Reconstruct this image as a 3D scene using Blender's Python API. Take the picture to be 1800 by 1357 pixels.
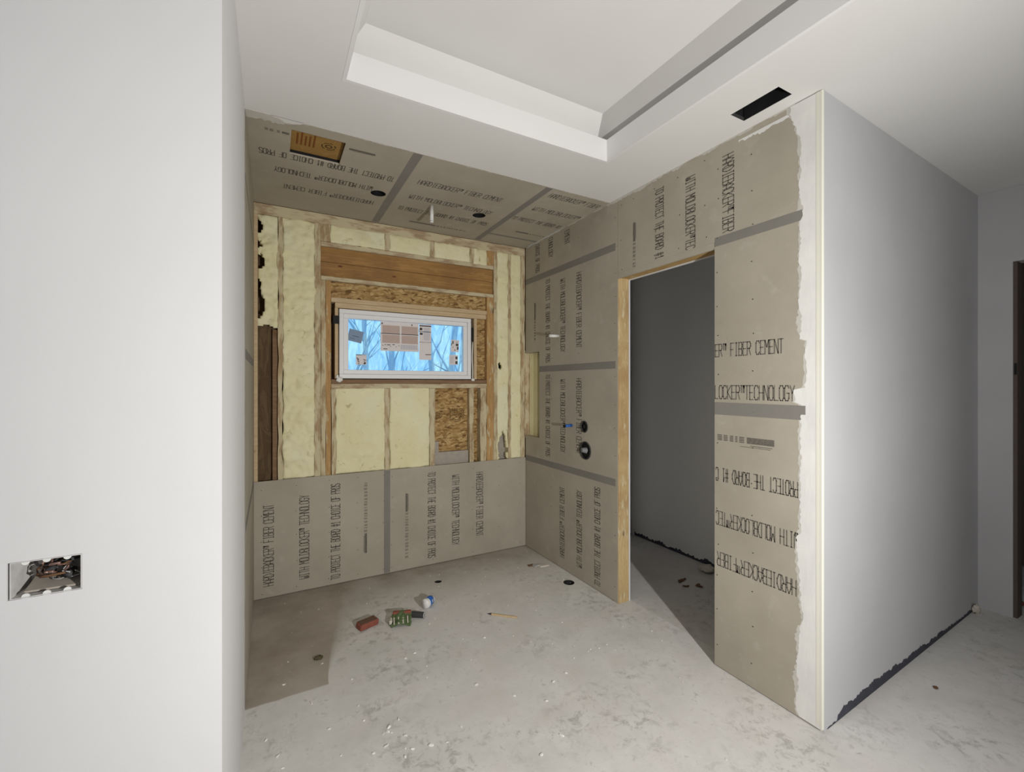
import bpy, bmesh, math, random
from mathutils import Vector, noise, Matrix
R = random.Random(7)
for o in list(bpy.data.objects): bpy.data.objects.remove(o)
S = bpy.context.scene
COL = S.collection

# ------------------------------------------------------------ camera
cam_d = bpy.data.cameras.new('camera'); cam = bpy.data.objects.new('camera', cam_d); COL.objects.link(cam)
cam.location = (0, 0, 1.65); cam.rotation_euler = (math.pi/2, 0, -math.radians(28.7766))
cam_d.sensor_fit = 'HORIZONTAL'; cam_d.sensor_width = 36; cam_d.lens = 772/1800*36; cam_d.shift_y = -0.0014
cam_d.clip_start = 0.02; cam_d.clip_end = 200
S.camera = cam
S.view_settings.view_transform = 'Standard'; S.view_settings.look = 'None'
S.view_settings.exposure = 0.0; S.view_settings.gamma = 1; S.view_settings.use_curve_mapping = False
# ------------------------------------------------------------ world (overcast winter day seen through the small window)
W = bpy.data.worlds.new('world'); S.world = W; W.use_nodes = True
wb = W.node_tree.nodes['Background']; wb.inputs[0].default_value = (0.40, 0.76, 1.0, 1); wb.inputs[1].default_value = 1.3
# ------------------------------------------------------------ lights
def lamp(name, kind, loc, energy, color, size, rot=(0, 0, 0)):
    d = bpy.data.lights.new(name, kind); o = bpy.data.objects.new(name, d); COL.objects.link(o)
    d.energy = energy; d.color = color; o.location = loc; o.rotation_euler = rot
    if kind == 'POINT': d.shadow_soft_size = size
    if kind == 'AREA': d.size = size
    return o
wl_ = lamp('work_light', 'SPOT', (1.14, -0.72, 1.40), 300, (1.0, 0.978, 0.94), 0.03)
wl_.data.spot_size = math.radians(160); wl_.data.spot_blend = 1.0; wl_.data.shadow_soft_size = 0.03
wl_.rotation_euler = (Vector((1.3, 4.0, 1.72))-wl_.location).to_track_quat('-Z', 'Y').to_euler()
lamp('fill_lamp', 'POINT', (-1.5, -1.2, 1.7), 13, (0.88, 0.93, 1.0), 0.6)  # soft fill added out of view, left behind the camera; no real fixture

# ------------------------------------------------------------ material helpers
class N:
    def __init__(s, name):
        s.m = bpy.data.materials.new(name); s.m.use_nodes = True; s.t = s.m.node_tree
        s.b = s.t.nodes['Principled BSDF']; s.b.inputs['Specular IOR Level'].default_value = 0.25
        s.pos = s.n('ShaderNodeNewGeometry').outputs['Position']
    def n(s, k, **kw):
        x = s.t.nodes.new(k)
        for a, v in kw.items(): setattr(x, a, v)
        return x
    def l(s, a, b): s.t.links.new(a, b)
    def noise(s, scale=5, detail=4, rough=0.55, vec=(1, 1, 1), off=(0, 0, 0), dist=0):
        mp = s.n('ShaderNodeMapping'); s.l(s.pos, mp.inputs[0]); mp.inputs['Scale'].default_value = vec; mp.inputs['Location'].default_value = off
        t = s.n('ShaderNodeTexNoise'); s.l(mp.outputs[0], t.inputs['Vector'])
        t.inputs['Scale'].default_value = scale; t.inputs['Detail'].default_value = detail; t.inputs['Roughness'].default_value = rough; t.inputs['Distortion'].default_value = dist
        return t.outputs['Fac']
    def ramp(s, f, stops, interp='LINEAR'):
        r = s.n('ShaderNodeValToRGB'); s.l(f, r.inputs[0]); e = r.color_ramp.elements; r.color_ramp.interpolation = interp
        while len(e) < len(stops): e.new(0.5)
        for q, (p, c) in zip(e, stops):
            q.position = p; q.color = (c, c, c, 1) if isinstance(c, (int, float)) else (*c, 1)
        return r.outputs[0]
    def mix(s, f, a, b, blend='MIX'):
        x = s.n('ShaderNodeMix', data_type='RGBA', blend_type=blend)
        for i, v in ((0, f), (6, a), (7, b)):
            if hasattr(v, 'links') or hasattr(v, 'is_output'): s.l(v, x.inputs[i])
            elif i == 0: x.inputs[0].default_value = v
            else: x.inputs[i].default_value = (*v, 1)
        return x.outputs[2]
    def math(s, op, a, b=0.0, c=0.0, clamp=False):
        x = s.n('ShaderNodeMath', operation=op, use_clamp=clamp)
        for i, v in enumerate((a, b, c)):
            if hasattr(v, 'is_output'): s.l(v, x.inputs[i])
            else: x.inputs[i].default_value = v
        return x.outputs[0]
    def out(s, col, rough=0.85, bump=None, strength=0.3, dist=0.01, metal=0.0):
        if isinstance(col, tuple): s.b.inputs['Base Color'].default_value = (*col, 1)
        else: s.l(col, s.b.inputs['Base Color'])
        s.b.inputs['Roughness'].default_value = rough; s.b.inputs['Metallic'].default_value = metal
        if bump is not None:
            bn = s.n('ShaderNodeBump'); bn.inputs['Strength'].default_value = strength; bn.inputs['Distance'].default_value = dist
            s.l(bump, bn.inputs['Height']); s.l(bn.outputs[0], s.b.inputs['Normal'])
        return s.m

def plain(name, col, rough=0.7, metal=0.0, var=0.12, scale=30):
    q = N(name); f = q.noise(scale, 3)
    return q.out(q.mix(f, tuple(c*(1-var) for c in col), tuple(min(1, c*(1+var)) for c in col)), rough, metal=metal)

def m_drywall():
    q = N('white_drywall'); f = q.noise(0.9, 4); g = q.noise(60, 3)
    c = q.mix(q.ramp(f, [(0.35, 0), (0.7, 1)]), (0.69, 0.69, 0.70), (0.74, 0.74, 0.75))
    return q.out(c, 0.8, g, 0.06, 0.004)
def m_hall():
    q = N('grey_hall_drywall'); f = q.noise(0.9, 4); g = q.noise(60, 3)  # greyer tone than the white drywall, for hall and east walls
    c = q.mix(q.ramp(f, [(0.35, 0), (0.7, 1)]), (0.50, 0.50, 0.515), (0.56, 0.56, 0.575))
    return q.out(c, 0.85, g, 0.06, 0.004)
def m_ceiling():
    q = N('ceiling_drywall'); f = q.noise(0.8, 4, off=(3, 1, 0)); g = q.noise(60, 3)
    c = q.mix(q.ramp(f, [(0.35, 0), (0.7, 1)]), (0.735, 0.73, 0.715), (0.785, 0.78, 0.765))
    return q.out(c, 0.85, g, 0.05, 0.004)
def m_board():
    q = N('fibre_cement'); f = q.noise(2.2, 6, 0.6); g = q.noise(9, 5, 0.65, off=(5, 2, 1)); h = q.noise(140, 2)
    c = q.mix(q.ramp(f, [(0.3, 0), (0.7, 1)]), (0.375, 0.338, 0.275), (0.455, 0.414, 0.342))
    c = q.mix(q.ramp(g, [(0.60, 0), (0.78, 0.45)]), c, (0.56, 0.53, 0.47))
    return q.out(c, 0.9, h, 0.12, 0.003)
def m_print():
    q = N('print_ink'); f = q.noise(220, 2)
    return q.out(q.mix(q.ramp(f, [(0.35, 0), (0.65, 1)]), (0.11, 0.10, 0.085), (0.20, 0.18, 0.15)), 0.8)
def m_tape():
    q = N('mesh_tape'); f = q.noise(3, 4); g = q.noise(300, 1)
    return q.out(q.mix(f, (0.20, 0.19, 0.17), (0.27, 0.255, 0.23)), 0.85, g, 0.3, 0.002)
def m_mud():
    q = N('joint_compound'); f = q.noise(5, 5); g = q.noise(14, 5, 0.6, vec=(1, 1, 0.4))
    c = q.mix(q.ramp(f, [(0.3, 0), (0.7, 1)]), (0.74, 0.735, 0.72), (0.84, 0.835, 0.81))
    return q.out(c, 0.75, g, 0.35, 0.006)
def m_bead():
    q = N('corner_bead'); f = q.noise(9, 4, vec=(1, 1, 0.3))
    return q.out(q.mix(f, (0.74, 0.73, 0.62), (0.80, 0.79, 0.72)), 0.7)
def m_foam():
    q = N('spray_foam'); f = q.noise(4.5, 6, 0.6, dist=0.6); g = q.noise(16, 5, 0.6, dist=1.0)
    c = q.mix(q.ramp(f, [(0.3, 0), (0.7, 1)]), (0.80, 0.74, 0.45), (0.86, 0.82, 0.56))
    c = q.mix(q.ramp(g, [(0.26, 1), (0.38, 0)]), c, (0.52, 0.46, 0.24))
    c = q.mix(q.ramp(q.noise(2.5, 3, off=(9, 3, 3)), [(0.55, 0), (0.75, 0.5)]), c, (0.82, 0.82, 0.66))
    return q.out(c, 0.8, g, 0.5, 0.012)
def m_wood(name, a, b, vec, smear=0.0, dark=(0.16, 0.09, 0.045)):
    q = N(name); f = q.noise(7, 6, 0.65, vec=vec, dist=0.8); g = q.noise(9, 4, 0.6, vec=tuple(v**0.5 for v in vec), off=(2, 7, 4))
    c = q.mix(q.ramp(f, [(0.3, 0), (0.7, 1)]), a, b)
    c = q.mix(q.ramp(f, [(0.47, 0), (0.5, 0.45), (0.53, 0)]), c, dark)
    c = q.mix(q.ramp(q.noise(6, 2, off=(1, 4, 8)), [(0.70, 0), (0.76, 0.9)]), c, dark)
    if 'header' in name or 'jamb' in name:
        v = q.n('ShaderNodeTexVoronoi'); mp = q.n('ShaderNodeMapping'); q.l(q.pos, mp.inputs[0]); mp.inputs['Scale'].default_value = (4.2, 5, 11) if 'header' in name else (8, 8, 3.5); q.l(mp.outputs[0], v.inputs['Vector']); v.inputs['Scale'].default_value = 1.0
        c = q.mix(q.ramp(v.outputs['Distance'], [(0.05, 1), (0.11, 0.0)]), c, (0.10, 0.035, 0.02))
        c = q.mix(q.ramp(q.noise(3, 4, off=(5, 5, 5)), [(0.40, 0.0), (0.7, 0.55)]), c, dark)
    if smear:
        c = q.mix(q.ramp(g, [(0.62-0.25*smear, 0), (0.72-0.2*smear, 0.85)]), c, (0.64, 0.57, 0.38))
    return q.out(c, 0.8, f, 0.15, 0.003)
def m_osb():
    q = N('osb'); mp = q.n('ShaderNodeMapping'); q.l(q.pos, mp.inputs[0]); mp.inputs['Scale'].default_value = (1.0, 1.0, 2.6); mp.inputs['Rotation'].default_value = (0, 0.5, 0)
    nz = q.noise(6, 3); ad = q.n('ShaderNodeVectorMath', operation='ADD'); q.l(mp.outputs[0], ad.inputs[0])
    sc = q.n('ShaderNodeVectorMath', operation='SCALE'); cb = q.n('ShaderNodeCombineXYZ'); q.l(nz, cb.inputs[0]); q.l(nz, cb.inputs[2]); q.l(cb.outputs[0], sc.inputs[0]); sc.inputs['Scale'].default_value = 0.16; q.l(sc.outputs[0], ad.inputs[1])
    v = q.n('ShaderNodeTexVoronoi'); q.l(ad.outputs[0], v.inputs['Vector']); v.inputs['Scale'].default_value = 30
    sep = q.n('ShaderNodeSeparateColor'); q.l(v.outputs['Color'], sep.inputs[0])
    c = q.ramp(sep.outputs[0], [(0.0, (0.16, 0.085, 0.03)), (0.12, (0.30, 0.17, 0.06)), (0.5, (0.44, 0.28, 0.11)), (1.0, (0.60, 0.43, 0.20))])
    c = q.mix(q.ramp(v.outputs['Distance'], [(0.3, 0), (0.9, 0.35)]), c, (0.15, 0.08, 0.03))
    return q.out(c, 0.8, sep.outputs[1], 0.3, 0.004)
def m_floor():
    q = N('concrete_floor'); sp = q.n('ShaderNodeSeparateXYZ'); q.l(q.pos, sp.inputs[0])
    n1 = q.noise(1.1, 5, 0.6); n2 = q.noise(4.5, 6, 0.65, off=(3, 8, 0)); n3 = q.noise(24, 7, 0.72, off=(1, 2, 0), dist=0.3); n4 = q.noise(45, 4, 0.6)
    base = q.mix(q.ramp(n2, [(0.3, 0), (0.7, 1)]), (0.61, 0.60, 0.57), (0.76, 0.755, 0.73))
    base = q.mix(q.ramp(n1, [(0.35, 0), (0.7, 0.6)]), base, (0.72, 0.69, 0.68))
    # trowel smudges and specks
    sm = q.math('MULTIPLY', q.ramp(n3, [(0.56, 0), (0.70, 1)]), q.ramp(n2, [(0.42, 0.05), (0.62, 0.9)]))
    base = q.mix(q.math('MULTIPLY', sm, 0.75), base, (0.26, 0.25, 0.225))
    n5 = q.noise(15, 7, 0.75, off=(11, 5, 0), dist=0.5)
    base = q.mix(q.math('MULTIPLY', q.ramp(n5, [(0.50, 0), (0.62, 1)]), q.ramp(q.noise(1.9, 3, off=(7, 7, 0)), [(0.47, 0), (0.62, 0.6)])), base, (0.34, 0.325, 0.295))
    base = q.mix(q.ramp(q.noise(3.2, 4, off=(0, 9, 0)), [(0.55, 0), (0.72, 0.5)]), base, (0.68, 0.61, 0.58))
    base = q.mix(q.ramp(n4, [(0.70, 0), (0.76, 0.6)]), base, (0.78, 0.77, 0.74))
    # bare brown concrete towards the back of the shower, edge of the overspray
    ex = q.math('MULTIPLY', q.math('SUBTRACT', sp.outputs[0], 0.28), 1.0)
    ex = q.math('MAXIMUM', ex, 0.0)
    lim = q.math('MINIMUM', q.math('MULTIPLY_ADD', q.math('POWER', ex, 0.5), 0.90, 2.60), 3.2)
    v = q.math('SUBTRACT', sp.outputs[1], lim)
    fz = q.math('MINIMUM', q.math('MULTIPLY', ex, 3.5), 0.75)       # fuzziness grows to the right
    v = q.math('ADD', v, q.math('MULTIPLY', q.math('SUBTRACT', n2, 0.5), q.math('ADD', fz, 0.04)))
    w = q.math('ADD', q.math('MULTIPLY', fz, 0.9), 0.012)
    k = q.math('DIVIDE', v, w, clamp=True)
    nx = q.ramp(sp.outputs[0], [(0.0, 1), (1.0, 1)])
    bare = q.mix(q.ramp(q.noise(2.6, 5, 0.6, off=(4, 4, 0)), [(0.35, 0), (0.65, 1)]), (0.31, 0.26, 0.21), (0.45, 0.40, 0.345))
    lt = q.math('LESS_THAN', sp.outputs[0], 2.5)
    k = q.math('MULTIPLY', q.math('MULTIPLY', k, lt), 0.92)
    base = q.mix(k, base, bare)
    # closet: slab toned slightly darker and browner
    inc = q.math('MULTIPLY', q.math('GREATER_THAN', sp.outputs[0], 2.42), q.math('GREATER_THAN', sp.outputs[1], 1.25))
    base = q.mix(q.math('MULTIPLY', inc, 0.25), base, (0.36, 0.33, 0.28))
    return q.out(base, 0.82, n3, 0.25, 0.006)

M = dict(
    wall=m_drywall(), hall=m_hall(), thin=plain('thin_compound', (0.58, 0.56, 0.51), 0.85, var=0.15), ceil=m_ceiling(), board=m_board(), ink=m_print(), tape=m_tape(), mud=m_mud(), bead=m_bead(), foam=m_foam(), osb=m_osb(), floor=m_floor(),
    stud=m_wood('stud_wood', (0.38, 0.265, 0.145), (0.50, 0.37, 0.22), (6, 6, 0.5), 0.85),
    stud_clean=m_wood('orange_stud_wood', (0.42, 0.24, 0.09), (0.56, 0.35, 0.15), (6, 6, 0.45), 0.25),
    plate=m_wood('plate_wood', (0.40, 0.29, 0.18), (0.50, 0.38, 0.25), (0.5, 6, 6), 0.85),
    header=m_wood('header_wood', (0.36, 0.19, 0.06), (0.52, 0.30, 0.11), (0.35, 6, 5), 0.0),
    buck=m_wood('pale_wood', (0.56, 0.42, 0.25), (0.64, 0.50, 0.32), (0.5, 6, 6), 0.0, (0.40, 0.27, 0.14)),
    sill=m_wood('dark_sill_wood', (0.20, 0.12, 0.07), (0.30, 0.19, 0.11), (0.5, 6, 6), 0.0),
    cavity=m_wood('dark_sheathing', (0.075, 0.042, 0.022), (0.17, 0.115, 0.06), (3, 3, 0.8), 0.0, (0.05, 0.03, 0.02)),
    jamb=m_wood('door_jamb_wood', (0.50, 0.36, 0.17), (0.64, 0.49, 0.27), (7, 7, 0.5), 0.15, (0.30, 0.17, 0.07)),
    head_u=m_wood('door_head_wood', (0.42, 0.27, 0.10), (0.52, 0.35, 0.15), (7, 0.5, 7), 0.3),
    boxmetal=plain('dusty_box_steel', (0.62, 0.61, 0.60), 0.5, 0.0, 0.35, 25), closet=plain('closet_drywall', (0.84, 0.83, 0.80), 0.85, var=0.03, scale=1.5), slope=plain('grey_slope_drywall', (0.60, 0.59, 0.575), 0.85, var=0.08, scale=2.5), vinyl=plain('white_vinyl', (0.84, 0.84, 0.85), 0.4, var=0.02),
    black=plain('black_metal', (0.012, 0.012, 0.013), 0.6), duct=plain('dark_duct', (0.02, 0.021, 0.022), 0.45, var=0.5, scale=8),
    grey=plain('grey_frost', (0.40, 0.36, 0.31), 0.85, var=0.15), galv=plain('galvanised_steel', (0.42, 0.42, 0.43), 0.35, 0.9, 0.25, 18),
    white=plain('white_plastic', (0.80, 0.80, 0.78), 0.35, var=0.02), blue=plain('blue_plastic', (0.03, 0.13, 0.45), 0.35, var=0.05),
    copper=plain('copper_wire', (0.30, 0.19, 0.16), 0.4, 0.5), card=m_wood('fan_cardboard', (0.33, 0.19, 0.055), (0.40, 0.24, 0.08), (2, 2, 2), 0.0, (0.25, 0.12, 0.03)),
    cardink=plain('cardboard_print', (0.22, 0.075, 0.02), 0.9), cardink2=plain('cardboard_print_dark', (0.10, 0.06, 0.02), 0.9),
    red=plain('red_brick_card', (0.27, 0.085, 0.06), 0.75, var=0.35), redtop=plain('brown_top_card', (0.16, 0.09, 0.065), 0.85, var=0.3),
    green=plain('green_foil', (0.10, 0.145, 0.06), 0.45, var=0.4), cream=plain('cream_paper', (0.62, 0.58, 0.50), 0.8),
    dgrey=plain('dark_grey_rubber', (0.05, 0.05, 0.052), 0.6), mgrey=plain('mid_grey_plastic', (0.22, 0.22, 0.23), 0.5), lgrey=plain('light_grey_plastic', (0.45, 0.45, 0.44), 0.5),
    brown=plain('brown_scrap', (0.16, 0.085, 0.045), 0.9, var=0.5), olive=plain('olive_scrap', (0.10, 0.085, 0.045), 0.9, var=0.5),
    seal=plain('dark_blue_grey_gap', (0.055, 0.058, 0.075), 0.8, var=0.4, scale=14), caulk=plain('white_foam_bead', (0.82, 0.81, 0.77), 0.5),
    paper=plain('sticker_paper', (0.78, 0.73, 0.73), 0.7, var=0.03), pinkp=plain('sticker_brown', (0.55, 0.43, 0.39), 0.7, var=0.06), bluep=plain('sticker_blue_grey', (0.25, 0.33, 0.46), 0.7, var=0.04), sink=plain('sticker_ink', (0.07, 0.07, 0.08), 0.7), 
    bark=plain('tree_bark', (0.72, 0.74, 0.77), 0.9, var=0.15), snow=plain('frosted_ground', (0.50, 0.55, 0.60), 0.9),
    screw=plain('screw_steel', (0.06, 0.055, 0.05), 0.5, 0.5), dbrown=plain('dark_brown_surface', (0.12, 0.095, 0.08), 0.8),
)
q = N('window_glass'); q.b.inputs['Base Color'].default_value = (1, 1, 1, 1)
tr = q.n('ShaderNodeBsdfTransparent'); q.l(q.mix(q.ramp(q.noise(9, 4, 0.6, vec=(2.2, 1, 0.6), dist=0.8), [(0.35, 0), (0.65, 1)]), (0.72, 0.82, 0.95), (1.0, 1.0, 1.0)), tr.inputs[0]); gl = q.n('ShaderNodeBsdfGlossy'); gl.inputs['Roughness'].default_value = 0.05
mx = q.n('ShaderNodeMixShader'); mx.inputs[0].default_value = 0.06; q.l(tr.outputs[0], mx.inputs[1]); q.l(gl.outputs[0], mx.inputs[2]); q.l(mx.outputs[0], q.t.nodes['Material Output'].inputs[0]); M['glass'] = q.m

# ------------------------------------------------------------ mesh helpers
def box(bm, x0, x1, y0, y1, z0, z1, bev=0.0):
    r = bmesh.ops.create_cube(bm, size=1.0); vs = r['verts']
    for v in vs: v.co = Vector(((x0+x1)/2 + v.co.x*(x1-x0), (y0+y1)/2 + v.co.y*(y1-y0), (z0+z1)/2 + v.co.z*(z1-z0)))
    if bev:
        es = list({e for v in vs for e in v.link_edges})
        bmesh.ops.bevel(bm, geom=es, offset=bev, segments=1, affect='EDGES')
    return vs
def obj(name, bm, mat, parent=None, smooth=False):
    me = bpy.data.meshes.new(name)
    if isinstance(bm, tuple): me.from_pydata(bm[0], [], bm[1])
    else: bm.to_mesh(me); bm.free()
    me.materials.append(mat); o = bpy.data.objects.new(name, me); COL.objects.link(o)
    if parent: o.parent = parent
    if smooth:
        for p in me.polygons: p.use_smooth = True
    me.update(); return o
def bobj(name, dims, mat, parent=None, bev=0.0):
    bm = bmesh.new(); box(bm, *dims, bev=bev); return obj(name, bm, mat, parent)
def tag(o, label, cat, group=None):
    o['label'] = label; o['category'] = cat
    if group: o['group'] = group
    return o
def struct(o): o['kind'] = 'structure'; return o
def empty(name, loc=(0, 0, 0)):
    o = bpy.data.objects.new(name, None); COL.objects.link(o); o.empty_display_size = 0.05; o.location = loc; return o
def prism(name, pts, z0, z1, mat, parent=None):
    n = len(pts); vs = [(x, y, z0) for x, y in pts] + [(x, y, z1) for x, y in pts]
    fs = [tuple(range(n))[::-1], tuple(range(n, 2*n))] + [(i, (i+1) % n, n+(i+1) % n, n+i) for i in range(n)]
    o = obj(name, (vs, fs), mat, parent)
    bm = bmesh.new(); bm.from_mesh(o.data); bmesh.ops.recalc_face_normals(bm, faces=bm.faces); bm.to_mesh(o.data); bm.free(); return o
def cut(o, cutter_bm):
    me = bpy.data.meshes.new('c'); bmesh.ops.recalc_face_normals(cutter_bm, faces=cutter_bm.faces); cutter_bm.to_mesh(me); cutter_bm.free(); c = bpy.data.objects.new('c', me); COL.objects.link(c)
    md = o.modifiers.new('b', 'BOOLEAN'); md.operation = 'DIFFERENCE'; md.solver = 'EXACT'; md.object = c
    bpy.context.view_layer.update(); dg = bpy.context.evaluated_depsgraph_get()
    nm = bpy.data.meshes.new_from_object(o.evaluated_get(dg)); o.modifiers.clear(); o.data = nm
    bpy.data.objects.remove(c); return o
def cyl_bm(bm, p0, p1, r0, r1=None, seg=20, caps=True):
    r1 = r0 if r1 is None else r1; p0, p1 = Vector(p0), Vector(p1); d = (p1-p0); q_ = d.to_track_quat('Z', 'Y').to_matrix().to_4x4()
    bmesh.ops.create_cone(bm, cap_ends=caps, segments=seg, radius1=r0, radius2=r1, depth=d.length, matrix=Matrix.Translation((p0+p1)/2) @ q_)
    return bm
def tube(bm, pts, r, seg=7):
    pts = [Vector(p) for p in pts]; rings = []
    for i, p in enumerate(pts):
        t = (pts[min(i+1, len(pts)-1)] - pts[max(i-1, 0)]).normalized(); a = t.orthogonal().normalized(); b = t.cross(a)
        rings.append([bm.verts.new(p + (a*math.cos(k*2*math.pi/seg) + b*math.sin(k*2*math.pi/seg))*(r[i] if isinstance(r, (list, tuple)) else r)) for k in range(seg)])
    for i in range(len(rings)-1):
        if i:   # match the ring start to limit twisting
            pass
        A, B = rings[i], rings[i+1]; k0 = min(range(seg), key=lambda k: (B[k].co-A[0].co).length)
        for k in range(seg): bm.faces.new((A[k], A[(k+1) % seg], B[(k0+k+1) % seg], B[(k0+k) % seg]))
    bm.faces.new(rings[0][::-1]); bm.faces.new(rings[-1])
def pipe_ring(name, p0, p1, ro, ri, mat, parent=None, seg=24):
    """hollow pipe"""
    bm = bmesh.new(); p0, p1 = Vector(p0), Vector(p1); t = (p1-p0).normalized(); a = t.orthogonal().normalized(); b = t.cross(a); L = []
    for p, r in ((p0, ro), (p1, ro), (p1, ri), (p0, ri)):
        L.append([bm.verts.new(p+(a*math.cos(k*2*math.pi/seg)+b*math.sin(k*2*math.pi/seg))*r) for k in range(seg)])
    for i in range(4):
        A, B = L[i], L[(i+1) % 4]
        for k in range(seg): bm.faces.new((A[k], A[(k+1) % seg], B[(k+1) % seg], B[k]))
    bmesh.ops.recalc_face_normals(bm, faces=bm.faces); return obj(name, bm, mat, parent, True)

# single-stroke dot-printer lettering: strokes on a 4 x 6 cell
G = {'A': '00 04 26 44 40|02 42', 'B': '00 06 36 45 44 33 03|33 42 41 30 00', 'C': '41 30 10 01 05 16 36 45', 'D': '00 06 26 44 42 20 00', 'E': '46 06 00 40|03 33',
     'F': '46 06 00|03 33', 'G': '45 36 16 05 01 10 30 41 43 23', 'H': '00 06|40 46|03 43', 'I': '20 26|10 30|16 36', 'K': '00 06|46 03 40', 'L': '06 00 40', 'M': '00 06 23 46 40',
     'N': '00 06 40 46', 'O': '10 01 05 16 36 45 41 30 10', 'P': '00 06 36 45 44 33 03', 'R': '00 06 36 45 44 33 03|23 40', 'S': '01 10 30 41 42 33 13 04 05 16 36 45', 'T': '20 26|06 46',
     'W': '06 01 10 23 30 41 46', 'Y': '06 23 46|23 20', '#': '10 16|30 36|02 42|04 44', '1': '14 26 20|10 30', '\u2122': '06 26|16 13|33 36 45 |45 46 43', '-': '13 33', ' ': '',
     '2': '05 16 36 45 43 00 40', '8': '13 04 05 16 36 45 44 33 13 01 10 30 41 33'}
def lettering(name, text, o, u, v, length, h, parent, mat=None, sw=0.0056, nudge=0.0006):
    o, u, v = Vector(o), Vector(u), Vector(v); n = u.cross(v); cw = length/len(text); bm = bmesh.new(); o = o + n*nudge
    for i, ch in enumerate(text):
        for st in G.get(ch, '').split('|'):
            P = [(int(s[0])/4, int(s[1])/6) for s in st.split()]
            P = [o + u*(i*cw + x*cw*0.78) + v*(y*h) for x, y in P]
            for a, b in zip(P, P[1:]):
                d = b-a
                if d.length < 1e-6: continue
                d.normalize(); w = n.cross(d)*sw/2; e = d*sw*0.4
                bm.faces.new([bm.verts.new(p) for p in (a-e-w, b+e-w, b+e+w, a-e+w)])
    return obj(name, bm, mat or M['ink'], parent)
def bars(name, o, u, v, segs, parent, mat=None, nudge=0.0006):
    """fine print: segs = (u0,u1,v0,v1) rectangles"""
    o, u, v = Vector(o), Vector(u), Vector(v); n = u.cross(v); bm = bmesh.new(); o = o+n*nudge
    for a, b, c, d in segs: bm.faces.new([bm.verts.new(o+u*x+v*y) for x, y in ((a, c), (b, c), (b, d), (a, d))])
    return obj(name, bm, mat or M['ink'], parent)
def fineprint(parent, o, u, v, L, h=0.035, solid=0.45, rev=False, nudge=0.0006):
    """a code bar followed by small blocks of illegible print"""
    rr = random.Random(int(L*1000)); segs = []
    a, b = (L*(1-solid), L) if rev else (0, L*solid)
    segs.append((a, b, h*0.15, h*0.75)); segs.append((a+0.01, b-0.02, h*0.85, h*0.95))
    s, e = (0, L*(1-solid)-0.01) if rev else (L*solid+0.01, L)
    x = s
    while x < e:
        w = rr.uniform(0.008, 0.02); y0 = h*rr.choice((0.1, 0.15))
        for k in range(3): segs.append((x, min(e, x+w), y0+h*0.26*k, y0+h*(0.26*k+0.15)))
        x += w+rr.uniform(0.006, 0.018)
    return bars('fine_print', o, u, v, segs, parent, nudge=nudge)
def ragged(name, o, u, v, L, wfun, th, mat, parent, step=0.012, seed=1, jit=0.012, base=0.0):
    """strip along u from o with a straight inner edge and a ragged outer edge at v*wfun(s), proud by th along u x v"""
    rr = random.Random(seed); o, u, v = Vector(o), Vector(u), Vector(v); n = u.cross(v); k = max(2, int(L/step)); vs = []; fs = []
    for i in range(k+1):
        s = L*i/k; w = max(0.002, wfun(s)+noise.noise(Vector((s*9+seed*7, seed, 0)))*jit*1.6+rr.uniform(-jit, jit)*0.5)
        for hgt in (0, th):
            vs += [tuple(o+u*s+v*base+n*hgt), tuple(o+u*s+v*(base+w)+n*hgt*(0.4 if hgt else 1))]
    for i in range(k):
        a = i*4; b = a+4
        fs += [(a+2, b+2, b+3, a+3), (a+3, b+3, b+1, a+1), (a, b, b+2, a+2), (a, a+1, b+1, b)]
    fs += [(0, 2, 3, 1), (k*4, k*4+1, k*4+3, k*4+2)]
    o_ = obj(name, (vs, fs), mat, parent)
    bm = bmesh.new(); bm.from_mesh(o_.data); bmesh.ops.recalc_face_normals(bm, faces=bm.faces); bm.to_mesh(o_.data); bm.free(); return o_
X, Y, Z = Vector((1, 0, 0)), Vector((0, 1, 0)), Vector((0, 0, 1))
H, XL, XR, YB, T = 3.05, -0.115, 2.29, 3.88, 0.012
F = YB+T+0.001          # front face of the back wall framing

# ============================================================ FLOOR
fl = struct(bobj('floor', (-5.1, 6.2, -6.1, 4.03, -0.15, 0), M['floor']))
c = bmesh.new(); cyl_bm(c, (1.229, 3.525, -0.12), (1.229, 3.525, 0.05), 0.03); cut(fl, c)
c = bmesh.new(); cyl_bm(c, (2.178, 2.98, -0.12), (2.178, 2.98, 0.05), 0.046); cut(fl, c)
fl.data.materials.clear(); fl.data.materials.append(M['floor'])

# ============================================================ CEILING (drywall with a tray recess) + shower ceiling boards
ce = struct(bobj('ceiling', (-5.1, 6.2, -6.1, 2.605, H, H+0.02), M['ceil']))
c = bmesh.new(); box(c, 0.304-0.0185, 1.849+0.0185, -0.45-0.0185, 2.13+0.0185, H-0.05, H+0.1); cut(ce, c)
c = bmesh.new(); box(c, 2.092, 2.203, 1.206, 1.453, H-0.05, H+0.1); cut(ce, c)
ce.data.materials.clear(); ce.data.materials.append(M['ceil'])
tx0, tx1, ty0, ty1, zb, zt = 0.304, 1.849, -0.45, 2.13, H+0.136, 3.345
def side(name, dims, i): return struct(bobj('trim_%d' % i, dims, M['trimwhite']))
M['trimwhite'] = plain('white_trim_paint', (0.80, 0.795, 0.79), 0.6, var=0.02, scale=2)
side('b', (tx0-0.018, tx1+0.018, ty1, ty1+0.018, H-0.001, zb), 1)
side('r', (tx1, tx1+0.018, ty0, ty1-0.0005, H-0.001, zb), 2)
side('l', (tx0-0.018, tx0, ty0, ty1-0.0005, H-0.001, zb), 3)
side('f', (tx0-0.018, tx1+0.018, ty0-0.018, ty0, H-0.001, zb), 4)
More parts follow.
